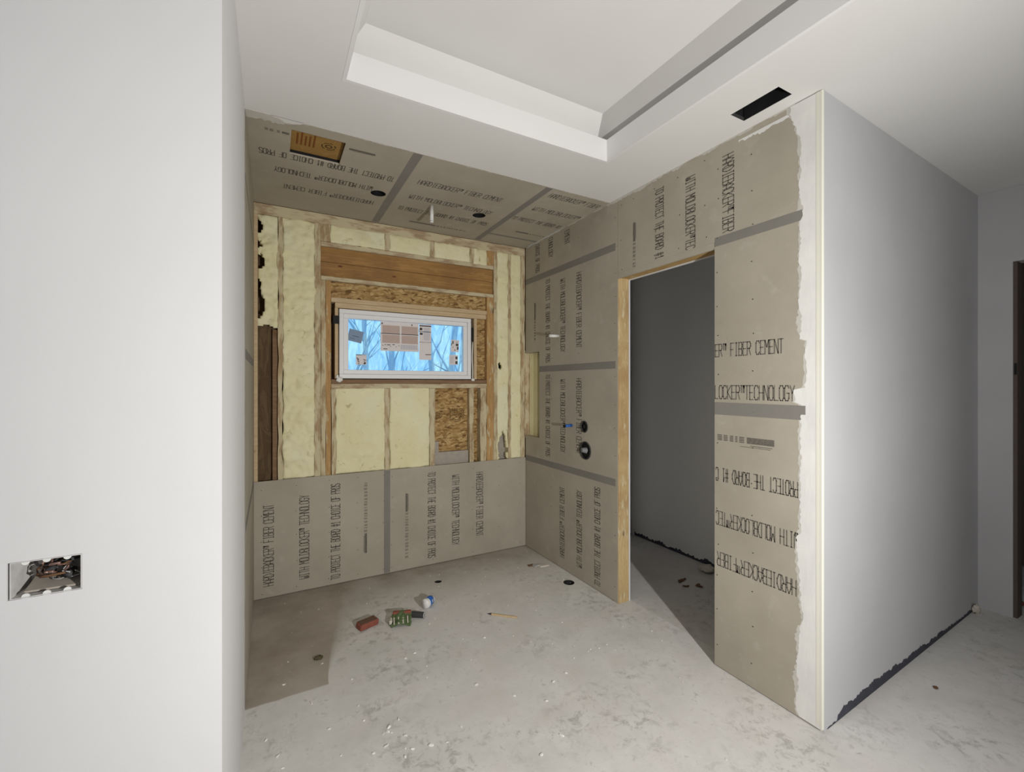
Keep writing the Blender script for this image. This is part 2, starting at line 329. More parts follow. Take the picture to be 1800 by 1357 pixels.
# sloped cheeks and flat top of the tray
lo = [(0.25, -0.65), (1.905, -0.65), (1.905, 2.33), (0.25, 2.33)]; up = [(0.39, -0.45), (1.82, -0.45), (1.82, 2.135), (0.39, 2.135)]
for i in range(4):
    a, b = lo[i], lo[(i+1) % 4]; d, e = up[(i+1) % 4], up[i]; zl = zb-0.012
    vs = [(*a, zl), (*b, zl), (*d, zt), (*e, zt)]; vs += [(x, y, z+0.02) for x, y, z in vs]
    o = obj('tray_slope', (vs, [(0, 1, 2, 3), (4, 7, 6, 5), (0, 4, 5, 1), (1, 5, 6, 2), (2, 6, 7, 3), (3, 7, 4, 0)]), M['slope'] if i == 1 else M['ceil'], ce)  # right slope takes a greyer tone than the other three
bobj('tray_top', (0.38, 1.83, -0.46, 2.145, zt, zt+0.015), M['ceil'], ce)
for d in ((0.2, 1.95, 2.155, 2.40, zb-0.03, zb-0.014), (1.872, 2.0, -0.7, 2.15, zb-0.03, zb-0.014), (0.2, 0.28, -0.7, 2.15, zb-0.03, zb-0.014), (0.2, 1.95, -0.7, -0.475, zb-0.03, zb-0.014)): bobj('tray_ledge', d, M['ceil'], ce)
struct(bobj('ceiling.001', (-5.2, 6.3, -6.2, 4.2, 3.45, 3.5), M['cavity']))   # unseen slab added over everything to stop sky light leaking in
bobj('ceiling_joist', (-0.115, 2.29, 2.61, 2.65, H+0.02, 3.25), M['stud'], ce)
# ragged filler where drywall meets the board
cb = []
def cboard(dims, holes=()):
    o = bobj('cement_board', dims, M['board'], ce)
    for h in holes:
        c = bmesh.new()
        if len(h) == 3: cyl_bm(c, (h[0], h[1], H-0.05), (h[0], h[1], H+0.06), h[2], seg=32)
        else: box(c, h[0], h[1], h[2], h[3], H-0.05, H+0.06)
        cut(o, c)
    o.data.materials.clear(); o.data.materials.append(M['board']); o.parent = ce; return o
zc0, zc1 = H, H+T
b1 = cboard((XL-0.02, 0.788, 2.607, 3.894, zc0, zc1), [(0.100, 0.382, 2.696, 2.985), (0.690, 3.295, 0.054)])
b2 = cboard((0.791, 1.740, 2.607, 3.894, zc0, zc1), [(1.512, 3.321, 0.054)])
b3 = cboard((1.743, XR, 2.607, 3.655, zc0, zc1))
b4 = cboard((1.743, XR, 3.658, 3.894, zc0, zc1))
bobj('joint_tape', (0.758, 0.815, 2.61, 3.872, H-0.0012, H-0.0001), M['tape'], ce)
bobj('joint_tape', (1.716, 1.768, 2.61, 3.872, H-0.0012, H-0.0001), M['tape'], ce)
bobj('joint_tape', (1.768, XR-0.002, 3.645, 3.675, H-0.0010, H-0.0001), M['tape'], ce)
HB, WM, TP = 'HARDIEBACKER\u2122 FIBER CEMENT', 'WITH MOLDBLOCKER\u2122 TECHNOLOGY', 'TO PROTECT THE BOARD #1 CHOICE OF PROS'
# ceiling print, seen from below: u x v must point down
def ctext(t, x, y, L, par, flip=False, h=0.068):
    if flip: lettering('printed_text', t, (x, y, H), -X, Y, L, h, par, sw=0.0056)
    else: lettering('printed_text', t, (x, y, H), X, -Y, L, h, par, sw=0.0056)
ctext(TP, 0.735, 2.985, 0.80, b1, True); ctext(WM, 0.635, 3.20, 0.62, b1, True); ctext(HB, 0.69, 3.45, 0.62, b1, True)
fineprint(b1, (0.56, 2.735, H), -X, Y, 0.16, solid=0.95); fineprint(b1, (0.09, 2.735, H), -X, Y, 0.12, solid=0.3)
ctext(HB, 0.895, 3.00, 0.65, b2); ctext(WM, 0.905, 3.26, 0.68, b2); ctext(TP, 0.88, 3.505, 0.78, b2); fineprint(b2, (1.04, 3.735, H), X, -Y, 0.52)
ctext('HARDIEBACKER\u2122 FIBER', 1.81, 2.745, 0.46, b3); ctext('WITH MOLDBLOCKER\u2122', 1.83, 3.01, 0.45, b3); ctext('TO PROTECT THE BOARD #1', 1.775, 3.255, 0.49, b3); fineprint(b3, (1.96, 3.52, H), X, -Y, 0.31)
ragged('joint_compound', (XL+0.001, 2.600, H), X, Y, 0.27, lambda s: 0.075*(1-(s/0.27)**2)+0.004, -0.0015, M['thin'], ce, seed=3, jit=0.02)
ragged('joint_compound', (0.0, 2.600, H), X, Y, 0.16, lambda s: 0.035*math.sin(s/0.16*3.1)+0.004, -0.0022, M['mud'], ce, seed=33, jit=0.012)
ragged('joint_compound', (0.085, 2.600, H), X, Y, 2.19, lambda s: 0.007, -0.0008, M['thin'], ce, seed=4, jit=0.010)

# ============================================================ LEFT FOREGROUND WALL with the box hole
wf = struct(bobj('wall_front', (-4.999, XL, 1.41, 1.53, 0, H-0.001), M['wall']))
c = bmesh.new(); box(c, -0.519, -0.394, 1.35, 1.52, 1.1635, 1.248); cut(wf, c)
wf.data.materials.clear(); wf.data.materials.append(M['wall'])
# return wall beside the shower
wl = struct(bobj('wall_left', (XL-0.12, XL, 1.5305, 2.612, 0, H-0.001), M['wall']))
bobj('wall_framing', (XL-0.12, XL-0.013, 2.613, 4.03, 0, H-0.001), M['stud'], wl)
bobj('leak_filler', (XL-0.12, XL, 2.61, 4.03, H+T+0.001, 3.449), M['stud'], wl)  # unseen filler added above this wall to close a slit of daylight
lz = [0.004, 0.905, 1.81, 2.715, 3.046]
lb = [bobj('cement_board', (XL-T, XL, 2.614, 3.878, lz[i], lz[i+1]-0.002), M['board'], wl) for i in range(4)]
for z in lz[1:4]: bobj('joint_tape', (XL, XL+0.001, 2.64, 3.876, z-0.026, z+0.026) if z < 2.5 else (XL, XL+0.001, 2.60, 3.876, z-0.010, z+0.010), M['tape'], wl)
# text on left wall: normal +X -> u x v = +X ; reading downward: u=-Z, v = ? (-Z x v = X -> v = -Y)
lettering('printed_text', TP, (XL, 3.55, 1.74), -Z, -Y, 0.8, 0.068, lb[1]); lettering('printed_text', WM, (XL, 3.25, 1.70), -Z, -Y, 0.66, 0.068, lb[1]); lettering('printed_text', HB, (XL, 3.0, 1.70), -Z, -Y, 0.65, 0.068, lb[1])
lettering('printed_text', WM, (XL, 3.25, 2.62), -Z, -Y, 0.66, 0.068, lb[2]); lettering('printed_text', HB, (XL, 3.0, 2.62), -Z, -Y, 0.65, 0.068, lb[2])
lettering('printed_text', HB, (XL, 3.30, 0.1), Z, Y, 0.65, 0.068, lb[0]); lettering('printed_text', WM, (XL, 3.0, 0.1), Z, Y, 0.65, 0.068, lb[0])
ragged('joint_compound', (XL, 2.60, 0.01), Z, -Y, 3.03, lambda s: 0.012, -0.0008, M['mud'], wl, seed=5, jit=0.01)

# ============================================================ RIGHT SHOWER WALL with doorway
wr = struct(empty('wall_right', (XR, 1.1, 0))); wr.location = (0, 0, 0)
C0, C1 = XR+T+0.001, XR+0.105
bobj('stud', (C0, C1, 1.235, 1.686, 0, H-0.002), M['wall'], wr)
bobj('door_jack', (C0-0.010, C1, 2.508, 2.546, 0, H-0.002), M['jamb'], wr, 0.002)
bobj('stud_pack', (C0, C1, 2.548, 3.60, 0, H-0.002), M['stud'], wr)
bobj('door_jack', (C0, C1, 1.688, 1.692, 0, 2.44), M['jamb'], wr)
bobj('door_header', (C0-0.004, C1, 1.693, 2.507, 2.452, 2.60), M['head_u'], wr)
bobj('header_filler', (C0, C1, 1.235, 2.507, 2.601, H-0.002), M['stud'], wr)
# closet-side drywall
for d in ((C1+0.001, C1+0.013, 2.508, 3.62, 0.0, H-0.002), (C1+0.001, C1+0.013, 1.24, 1.692, 0, H-0.002), (C1+0.001, C1+0.013, 1.693, 2.507, 2.445, H-0.002)): bobj('drywall_sheet', d, M['wall'], wr)
sb = []
zr = [0.006, 0.905, 1.800, 2.695, 3.047]
def rboard(y0, y1, z0, z1, holes=()):
    o = bobj('cement_board', (XR, XR+T, y0, y1, z0, z1), M['board'])
    for h in holes:
        c = bmesh.new()
        if len(h) == 3: cyl_bm(c, (XR-0.05, h[0], h[1]), (XR+0.05, h[0], h[1]), h[2], seg=32)
        else: box(c, XR-0.05, XR+0.05, h[0], h[1], h[2], h[3])
        cut(o, c)
    o.data.materials.clear(); o.data.materials.append(M['board']); o.parent = wr; return o
NI = (3.618, 3.95, 1.130, 1.971)
s0 = rboard(2.516, 3.878, zr[0], zr[1]-0.002)
s1 = rboard(2.516, 3.878, zr[1], zr[2]-0.002, [(2.919, 1.299, 0.050), (2.905, 1.102, 0.076), NI])
s2 = rboard(2.516, 3.878, zr[2], zr[3]-0.002, [NI])
s3 = rboard(2.516, 3.878, zr[3], zr[4])
hb_ = rboard(1.128, 2.513, 2.487, zr[4]); hb2 = rboard(1.694, 2.513, 2.447, 2.4865)
cu = rboard(1.128, 1.692, 1.512, 2.485); cl = rboard(1.128, 1.692, 0.006, 1.510)
c = bmesh.new()
# tape strips
for z, a in ((0.905, 2.54), (2.695, 2.54)): bobj('joint_tape', (XR-0.001, XR, a, 3.876, z-0.028, z+0.028), M['tape'], wr)
bobj('joint_tape', (XR-0.001, XR, 2.54, 3.617, 1.80-0.028, 1.80+0.028), M['tape'], wr)
bobj('joint_tape', (XR-0.001, XR, 1.20, 1.690, 2.485-0.026, 2.485+0.026), M['tape'], wr)
bobj('joint_tape', (XR-0.001, XR, 1.20, 1.690, 1.475, 1.522), M['tape'], wr)
bobj('joint_tape', (XR-0.0018, XR-0.001, 1.19, 1.690, 1.502, 1.546), M['tape2'] if 'tape2' in M else M['tape'], wr)
# print on the right wall: normal -X. downwards: u=-Z, v=+Y  (-Z x Y = X)  -> need -X: v=-Y?  (-Z x -Y = -X)... computed in rt()
def rt(t, y, z, L, par, mode='down', h=0.068, clipn=None):
    if mode == 'down': u, v = -Z, -Y          # -Z x -Y = Z x Y = -X
    elif mode == 'up': u, v = Z, Y            # Z x Y = -X
    elif mode == 'right': u, v = -Y, Z        # -Y x Z = -X
    else: u, v = Y, -Z                        # rotated by 180 degrees
    lettering('printed_text', t, (XR, y, z), u, v, L, h, par)
yo = 0.034
for par, zt0, zw, zh in ((s2, 2.645, 2.595, 2.60), (s1, 1.745, 1.695, 1.70)):
    rt(TP, 3.467+yo, zt0, 0.79 if par is s2 else 0.775, par); rt(WM, 3.225+yo, zw, 0.655, par); rt(HB, 2.99+yo, zh, 0.64, par)
fineprint(s2, (XR, 3.715, 2.457), -Z, -Y, 0.38)
rt(HB, 3.235-yo, 0.105, 0.63, s0, 'up'); rt(WM, 2.985-yo, 0.105, 0.65, s0, 'up'); rt(TP, 2.751-yo, 0.04, 0.79, s0, 'up')
rt('CHOICE OF PROS', 3.65+yo, 3.02, 0.275, s3); rt('CHNOLOGY', 3.42+yo, 3.02, 0.185, s3); rt('EMENT', 3.16+yo, 3.01, 0.125, s3)
fineprint(hb_, (XR, 2.36, 2.815), -Z, -Y, 0.325, solid=0.42)
rt('TO PROTECT THE BOARD #1', 2.11+yo, 2.972, 0.478, hb_); rt('WITH MOLDBLOCKER\u2122TEC', 1.862+yo, 2.945, 0.455, hb_); rt('HARDIEBACKER\u2122FIBER', 1.604+yo, 2.965, 0.445, hb_)
rt('ER\u2122 FIBER CEMENT', 1.687, 1.812, 0.395, cu, 'right', 0.072); rt('LOCKER\u2122TECHNOLOGY', 1.688, 1.568, 0.452, cu, 'right', 0.076)
rt('PROTECT THE BOARD #1 C', 1.226, 1.165, 0.462, cl, '180', 0.075)
rt('WITH MOLDBLOCKER\u2122TEC', 1.224, 0.912, 0.463, cl, '180', 0.078); rt('HARDIEBACKER\u2122FIBER', 1.234, 0.675, 0.445, cl, '180', 0.078)
bars('fine_print', (XR, 1.342, 1.36), Y, -Z, [(0, 0.150, 0.0, 0.034), (0.01, 0.13, 0.043, 0.047), (0.02, 0.19, 0.052, 0.055)] + [(a, a+w, b, b+0.006) for a, w in ((0.165, 0.03), (0.205, 0.014), (0.23, 0.022), (0.265, 0.026), (0.30, 0.03)) for b in (0.0, 0.009, 0.018, 0.027)], cl)
# ragged joint compound down the outside corner
def mudw(s):
    w = 0.098
    if 1.55 < s < 1.62: w = 0.125
    if 1.62 < s < 1.86: w = 0.075
    if s < 0.9: w = 0.105+0.012*math.sin(s*9)
    if s > 2.85: w = 0.098+0.05*min(1, (s-2.85)/0.15)
    return w
ragged('joint_compound', (XR-0.0001, 1.116, 0.011), Z, Y, 3.03, lambda s: mudw(s)+0.010, 0.0008, M['thin'], wr, seed=17, jit=0.012)
ragged('joint_compound', (XR-0.0002, 1.116, 0.01), Z, Y, 3.035, mudw, 0.0022, M['mud'], wr, seed=11, jit=0.010)
ragged('joint_compound', (XR-0.0002, 1.24, 3.042), Y, -Z, 0.30, lambda s: 0.012+0.012*math.sin(s*30)**2, -0.0010, M['mud'], wr, seed=12, jit=0.01, base=0.028)
ragged('joint_compound', (XR-0.0002, 1.24, 3.0495), Y, -Z, 2.63, lambda s: 0.008+(0.012 if 0.9 < s < 1.4 else 0), -0.0008, M['thin'], wr, seed=13, jit=0.010)
bobj('corner_bead', (XR-0.0034, XR+0.012, 1.1125, 1.1275, 0.012, H-0.002), M['bead'], wr, 0.003)
bobj('corner_bead', (XR-0.0030, XR-0.002, 1.128, 1.142, 0.03, H-0.004), M['bead'], wr)
# niche at the back corner
bobj('niche_back', (XR+0.088, XR+0.10, 3.605, 3.89, 1.12, 1.98), M['stud'], wr)
bobj('niche_side', (XR+0.0125, XR+0.088, 3.603, 3.616, 1.12, 1.98), M['stud'], wr)
bobj('niche_end', (XR+0.0015, XR+0.088, F, F+0.03, 1.10, 2.0), M['stud'], wr)
bobj('niche_sill', (XR+0.0005, XR+0.088, 3.62, 3.89, 1.105, 1.1295), M['board'], wr); bobj('niche_top', (XR+0.0125, XR+0.088, 3.62, 3.89, 1.972, 2.0), M['board'], wr)
bobj('niche_stud', (XR+0.05, XR+0.086, 3.73, 3.885, 1.131, 1.97), M['foam'], wr)
bobj('stud', (C0, C1, 3.605, 4.03, 0, 1.10), M['stud'], wr); bobj('stud', (C0, C1, 3.605, 4.03, 2.002, H-0.002), M['stud'], wr)
bobj('wall_backing', (C1+0.001, C1+0.02, 3.63, 4.03, 0, H-0.002), M['cavity'], wr)
# screw heads over the boards
bm = bmesh.new(); rr = random.Random(5)
def screw(p, n, r=0.0032):
    p = Vector(p); n = Vector(n); cyl_bm(bm, p-n*0.0002, p+n*0.0012, r, seg=8)
for y in (1.672, 1.46):
    z = 0.12
    while z < 3.0:
        screw((XR, y+rr.uniform(-0.006, 0.006), z+rr.uniform(-0.02, 0.02)), (-1, 0, 0)); z += 0.2
for y in (2.545, 3.0, 3.4, 3.84):
    z = 0.1
    while z < 3.0:
        if not (y > 3.6 and 1.1 < z < 2): screw((XR, y+rr.uniform(-0.006, 0.006), z+rr.uniform(-0.02, 0.02)), (-1, 0, 0), 0.0028)
        z += 0.2
for y in (1.75, 1.95, 2.15, 2.35, 2.48):
    for z in (2.52, 2.72, 2.98): screw((XR, y+rr.uniform(-0.01, 0.01), z+rr.uniform(-0.02, 0.02)), (-1, 0, 0))
o = obj('screw_heads', bm, M['screw'], wr); o['kind'] = 'stuff'
bm = bmesh.new()
for x in (-0.06, 0.18, 0.42, 0.64, 0.86, 0.93, 1.30, 1.70, 1.98, 2.22):
    for k in range(5): screw((x+rr.uniform(-0.006, 0.006), YB, 0.05+0.2*k+rr.uniform(-0.015, 0.015)), (0, -1, 0), 0.0030)
scr_back = bm

# ============================================================ BACK WALL
wk = struct(empty('wall_back'))
o = obj('screw_heads', scr_back, M['screw'], wk); o['kind'] = 'stuff'
bb1 = bobj('cement_board', (XL+0.001, 0.886, YB, YB+T, 0.006, 0.905), M['board'], wk); bb2 = bobj('cement_board', (0.888, XR-0.001, YB, YB+T, 0.006, 0.905), M['board'], wk)
bobj('joint_tape', (0.862, 0.915, YB-0.001, YB, 0.01, 0.902), M['tape'], wk)
def bt(t, x, z, L, par, mode):
    # normal -Y ; up: u=Z, v=-X (Z x -X = -Y) ; down: u=-Z, v=X (-Z x X = -Y)
    if mode == 'up': lettering('printed_text', t, (x+0.034, YB, z), Z, -X, L, 0.068, par)
    else: lettering('printed_text', t, (x-0.034, YB, z), -Z, X, L, 0.068, par)
bt(HB, -0.015, 0.094, 0.63, bb1, 'up'); bt(WM, 0.235, 0.098, 0.67, bb1, 'up'); bt(TP, 0.469, 0.043, 0.79, bb1, 'up'); fineprint(bb1, (0.725, YB, 0.215), Z, -X, 0.60, solid=0.28)
fineprint(bb2, (1.045, YB, 0.68), -Z, X, 0.58, solid=0.28); bt(TP, 1.292, 0.848, 0.785, bb2, 'down'); bt(WM, 1.526, 0.798, 0.66, bb2, 'down'); bt(HB, 1.773, 0.801, 0.62, bb2, 'down')
F = YB+T+0.001          # front face of the framing
D = 0.137
def stud(x0, x1, z0, z1, mat='stud', name='stud', y0=F, y1=None, wob=0.0): 
    y1 = F+D if y1 is None else y1
    bm = bmesh.new(); n = max(1, int((z1-z0)/0.12)) if wob else 1
    box(bm, x0, x1, y0, y1, z0, z1)
    if wob:
        bmesh.ops.bisect_plane
        for i in range(1, n):
            z = z0+(z1-z0)*i/n
            bmesh.ops.bisect_plane(bm, geom=bm.verts[:]+bm.edges[:]+bm.faces[:], plane_co=(0, 0, z), plane_no=(0, 0, 1))
        for v in bm.verts:
            v.co.x += noise.noise(Vector((x0*13, v.co.z*7, 1 if v.co.x > (x0+x1)/2 else 9)))*wob
    return obj(name, bm, M[mat], wk)
ZP = 2.965
bobj('top_plate', (XL, XR, F, F+D, ZP, 3.047), M['plate'], wk, 0.002)
stud(-0.114, -0.088, 0.0, ZP-0.001, 'buck')
stud(0.049, 0.084, 0.0, ZP-0.001, wob=0.012)
stud(0.312, 0.357, 0.0, ZP-0.001, name='king_stud')
stud(0.359, 0.396, 0.0, 2.505, 'stud', 'jack_stud', wob=0.006); stud(0.397, 0.434, 0.0, 2.505, 'stud_clean', 'jack_stud')
stud(0.359, 0.430, 2.824, ZP-0.001)
stud(0.440, 0.471, 0.0, 1.615, wob=0.004)
stud(0.873, 0.916, 0.0, 1.615, wob=0.012)
stud(1.277, 1.324, 0.0, 1.615, wob=0.012)
stud(1.672, 1.716, 0.0, 1.615, wob=0.012)
stud(1.788, 1.850, 0.0, 1.615, wob=0.018)
stud(1.856, 1.931, 0.0, 2.507, 'stud_clean', 'jack_stud')
stud(1.933, 1.970, 0.0, ZP-0.001, name='king_stud')
stud(2.094, 2.124, 0.0, ZP-0.001, wob=0.008)
stud(2.242, 2.2885, 0.0, ZP-0.001, wob=0.01)
stud(0.875, 0.915, 2.824, ZP-0.001, name='cripple_stud'); stud(1.285, 1.323, 2.824, ZP-0.001, name='cripple_stud'); stud(1.678, 1.716, 2.824, ZP-0.001, name='cripple_stud'); stud(1.858, 1.930, 2.8225, ZP-0.001, 'stud_clean', 'cripple_stud')
bobj('header_plate', (0.359, 1.931, F, F+D, 2.786, 2.822), M['plate'], wk, 0.002)
bobj('header_board', (0.359, 1.931, F+0.022, F+D, 2.665, 2.785), M['header'], wk, 0.002); bobj('header_board', (0.359, 1.931, F+0.026, F+D, 2.543, 2.663), M['header'], wk, 0.002)
bobj('header_plate', (0.359, 1.931, F, F+D, 2.508, 2.541), M['plate'], wk, 0.002)
bobj('osb_panel', (0.436, 1.855, F+0.03, F+D, 2.372, 2.506), M['osb'], wk)
bobj('window_buck', (0.436, 1.855, F-0.002, F+D, 2.333, 2.371), M['buck'], wk, 0.002)
bobj('window_buck', (0.468, 1.855, F+0.010, F+D, 2.290, 2.3325), M['buck'], wk, 0.002)
bobj('window_buck', (0.466, 0.492, F+0.008, F+D, 1.700, 2.289), M['buck'], wk, 0.002)
bobj('window_buck', (1.722, 1.752, F+0.004, F+D, 1.700, 2.289), M['buck'], wk, 0.002)
bobj('osb_panel', (1.753, 1.854, F+0.045, F+D, 1.70, 2.289), M['osb'], wk)
bobj('gap_backing', (0.436, 0.465, F+0.10, F+D, 1.70, 2.33), M['cavity'], wk)
bobj('window_sill_plate', (0.436, 1.855, F+0.006, F+D, 1.659, 1.694), M['sill'], wk, 0.002)
bobj('sill_plate', (0.436, 1.855, F-0.003, F+D, 1.6165, 1.658), M['plate'], wk, 0.003)
bobj('osb_panel', (1.3245, 1.6715, F+0.055, F+D, 1.02, 1.6155), M['osb'], wk); bobj('osb_panel', (1.7165, 1.7875, F+0.075, F+D, 0.3, 1.6155), M['osb'], wk)
bm = bmesh.new(); box(bm, 1.3245, 1.6715, F+0.03, F+D, 0.3, 1.018); box(bm, 1.3245, 1.372, F+0.03, F+0.054, 1.0185, 1.12); obj('foil_block', bm, M['grey'], wk)
# printed strands on the OSB
bm = []; rr = random.Random(3)
for x0_, x1_, z0_, z1_ in ((1.35, 1.42, 1.335, 1.40), (1.49, 1.64, 1.31, 1.415)):
    zz = z0_
    while zz < z1_:
        xx = x0_
        while xx < x1_:
            w = rr.uniform(0.008, 0.03)
            if rr.random() < 0.7: bm.append((xx, min(xx+w, x1_), zz, zz+0.007))
            xx += w+0.004
        zz += 0.0125
bars('stamp', (0, F+0.055, 0), X, Z, bm, wk, M['cardink2'])
# dark open bay at the left and sheathing behind everything
sh = bobj('sheathing', (XL-0.12, XR+0.12, F+D+0.001, F+D+0.013, 0, 3.449), M['cavity'], wk)
c = bmesh.new(); box(c, 0.52, 1.67, F+D-0.05, F+D+0.06, 1.72, 2.26); cut(sh, c); sh.data.materials.clear(); sh.data.materials.append(M['cavity']); sh.parent = wk
bobj('cavity_panel', (-0.087, 0.048, F+0.075, F+0.10, 0.0, 2.2), M['cavity'], wk)
bobj('cavity_strip', (0.012, 0.048, F+0.03, F+0.074, 0.0, 2.08), M['sill'], wk)

def foam(x0, x1, z0, z1, pits=(), bottom=None, seed=0, proud=0.0, amp=0.006, step=0.011, over=1):
    nx = max(3, int((x1-x0)/step)); nz = max(3, int((z1-z0)/step)); vs = []; fs = []
    for j in range(nz+1):
        for i in range(nx+1):
            z = z0+(z1-z0)*j/nz
            oa = 0.001+0.013*noise.noise(Vector((seed*3.1, z*11, 0))); ob = 0.001+0.013*noise.noise(Vector((seed*3.1+50, z*11, 0)))
            za, zb_ = (x0-max(-0.002, oa)*over, x1+max(-0.002, ob)*over); x = za+(zb_-za)*i/nx
            if over and j == nz: z += 0.010+0.012*noise.noise(Vector((x*12, seed, 5)))
            e = min(i, nx-i, j, nz-j)*step
            y = F-0.0015*over+0.003*(1-over)-proud - amp*noise.noise(Vector((x*9, seed, z*9)))*1.2 - amp*0.7*noise.noise(Vector((x*26, seed+4, z*26))) + 0.005*math.exp(-e/0.010)
            r_ = noise.noise(Vector((x*5+seed, 3, z*5)))
            if r_ > 0.30: y -= 0.006*(r_-0.30)*6
            if j < 3: y = max(y, YB+0.002)
            vs.append((x, y, z))
    for j in range(nz):
        for i in range(nx):
            x = x0+(x1-x0)*(i+.5)/nx; z = z0+(z1-z0)*(j+.5)/nz; keep = True
            for (px, pz, rx, rz) in pits:
                if ((x-px)/rx)**2+((z-pz)/rz)**2 < 1+0.5*noise.noise(Vector((x*30, 1, z*30))): keep = False
            if bottom is not None and z < bottom+0.02*noise.noise(Vector((x*15, seed, 2)))*2: keep = False
            a = j*(nx+1)+i
            if keep: fs.append((a, a+1, a+nx+2, a+nx+1))
    o = obj('spray_foam', (vs, fs), M['foam'], wk, True)
    md = o.modifiers.new('s', 'SOLIDIFY'); md.thickness = 0.045; md.offset = -1
    return o
foam(-0.0875, 0.0485, 2.07, ZP-0.001, [(-0.076, 2.865, 0.022, 0.045), (-0.078, 2.735, 0.022, 0.030), (-0.072, 2.60, 0.030, 0.060), (-0.075, 2.26, 0.034, 0.11), (-0.08, 2.42, 0.012, 0.05)], 2.105, 1, amp=0.017, over=0)
foam(0.0845, 0.3115, 0.9055, ZP-0.001, (), None, 2, amp=0.016)
foam(0.4305, 0.8745, 2.823, ZP-0.001, seed=3); foam(0.9155, 1.2845, 2.823, ZP-0.001, seed=4); foam(1.3235, 1.6775, 2.823, ZP-0.001, seed=5); foam(1.7165, 1.8575, 2.815, ZP-0.001, [(1.785, 2.88, 0.007, 0.03)], seed=6)
foam(0.4715, 0.8725, 0.9055, 1.616, seed=7); foam(0.9165, 1.2765, 0.9055, 1.616, seed=8)
foam(1.9705, 2.0935, 0.9055, ZP-0.001, [(2.000, 1.835, 0.026, 0.036), (2.035, 0.96, 0.052, 0.22)], seed=9, proud=0.002); foam(2.1245, 2.2415, 0.9055, ZP-0.001, [(2.2, 1.18, 0.014, 0.004)], seed=10, proud=0.002)
bobj('cavity_panel', (1.971, 2.093, F+0.07, F+0.10, 0.5, 1.2), M['grey'], wk); bobj('cavity_panel', (1.971, 2.04, F+0.07, F+0.10, 1.75, 1.92), M['black'], wk)

# ============================================================ WINDOW
win = struct(empty('window_1'))
def ring(name, x0, x1, z0, z1, w, y0, y1, mat, parent, bev=0.003):
    bm = bmesh.new()
    for d in ((x0, x1, y0, y1, z1-w, z1), (x0, x1, y0, y1, z0, z0+w), (x0, x0+w, y0, y1, z0+w, z1-w), (x1-w, x1, y0, y1, z0+w, z1-w)): box(bm, *d, bev=bev)
    return obj(name, bm, mat, parent)
WX0, WX1, WZ0, WZ1 = 0.500, 1.692, 1.702, 2.283
fr = ring('window_frame', WX0, WX1, WZ0, WZ1, 0.036, F+0.004, F+0.10, M['vinyl'], win)
sa = ring('sash', WX0+0.0365, WX1-0.0365, WZ0+0.0365, WZ1-0.0365, 0.037, F+0.018, F+0.075, M['vinyl'], win)
GX0, GX1, GZ0, GZ1 = WX0+0.070, WX1-0.070, WZ0+0.070, WZ1-0.070; GY = F+0.045
bobj('glass_pane', (GX0, GX1, GY, GY+0.004, GZ0, GZ1), M['glass'], win)
gw, gh = GX1-GX0, GZ1-GZ0
def stick(u0, u1, v0, v1, mat='paper', rot=0.0, marks=(), lab=None):
    cx_, cz_ = GX0+gw*(u0+u1)/2, GZ1-gh*(v0+v1)/2; w, h = gw*(u1-u0), gh*(v1-v0)
    o = bobj('sticker', (-w/2, w/2, -0.0006, 0, -h/2, h/2), M[mat], win); o.location = (cx_, GY-0.0004, cz_); o.rotation_euler = (0, rot, 0)
    for mt in {m[4] for m in marks}:
        b_ = bars('sticker_print', (-w/2, -0.0006, h/2), X, -Z, [(a*w, b*w, c_*h, d*h) for a, b, c_, d, m in marks if m == mt], o, M[mt], nudge=0)
        for v in b_.data.vertices: v.co.y = -0.0010
    if lab: o['label'] = lab
    return o
stick(0.005, 0.118, 0.22, 0.45, 'bluep', 0.22, [(0.3, 0.75, 0.5, 0.54, 'sink'), (0.15, 0.5, 0.75, 0.78, 'sink')], 'tilted blue-grey sticker')
rr = random.Random(2)
def code(n, x0=0.1, x1=0.9, y0=0.3, y1=0.95): return [(a, a+0.12, b, b+0.05, 'sink') for a, b in ((rr.uniform(x0, x1-0.12), rr.uniform(y0, y1-0.06)) for _ in range(n))]
stick(0.065, 0.148, 0.69, 0.89, 'paper', 0.0, [(0, 0.55, 0.0, 0.07, 'sink'), (0.55, 0.95, 0.02, 0.05, 'sink')] + code(12, 0.05, 0.35) + code(16, 0.65, 0.98, 0.45), 'small white label with code block')
big = [(0.04, 0.49, 0.13, 0.40, 'pinkp'), (0.54, 0.97, 0.13, 0.40, 'pinkp'), (0.04, 0.49, 0.45, 0.73, 'pinkp'), (0.54, 0.97, 0.45, 0.73, 'pinkp'), (0.01, 0.50, 0.40, 0.425, 'sink'), (0.53, 0.99, 0.40, 0.425, 'sink'), (0.02, 0.055, 0.05, 0.10, 'sink'), (0.80, 0.83, 0.05, 0.10, 'sink')]
big += [(a, a+w, b, b+0.025, 'sink') for a, w, b in ((0.05, 0.02, 0.80), (0.07, 0.10, 0.92), (0.10, 0.03, 0.78), (0.16, 0.09, 0.78), (0.24, 0.02, 0.84), (0.30, 0.06, 0.77), (0.39, 0.02, 0.84), (0.46, 0.02, 0.8))] + [(0.52+0.045*k, 0.55+0.045*k, 0.78+j*0.04, 0.80+j*0.04, 'bluep') for k in range(10) for j in range(4)]
stick(0.262, 0.587, 0.01, 0.60, 'paper', 0.0, big, 'large white instruction sheet with four brown panels')
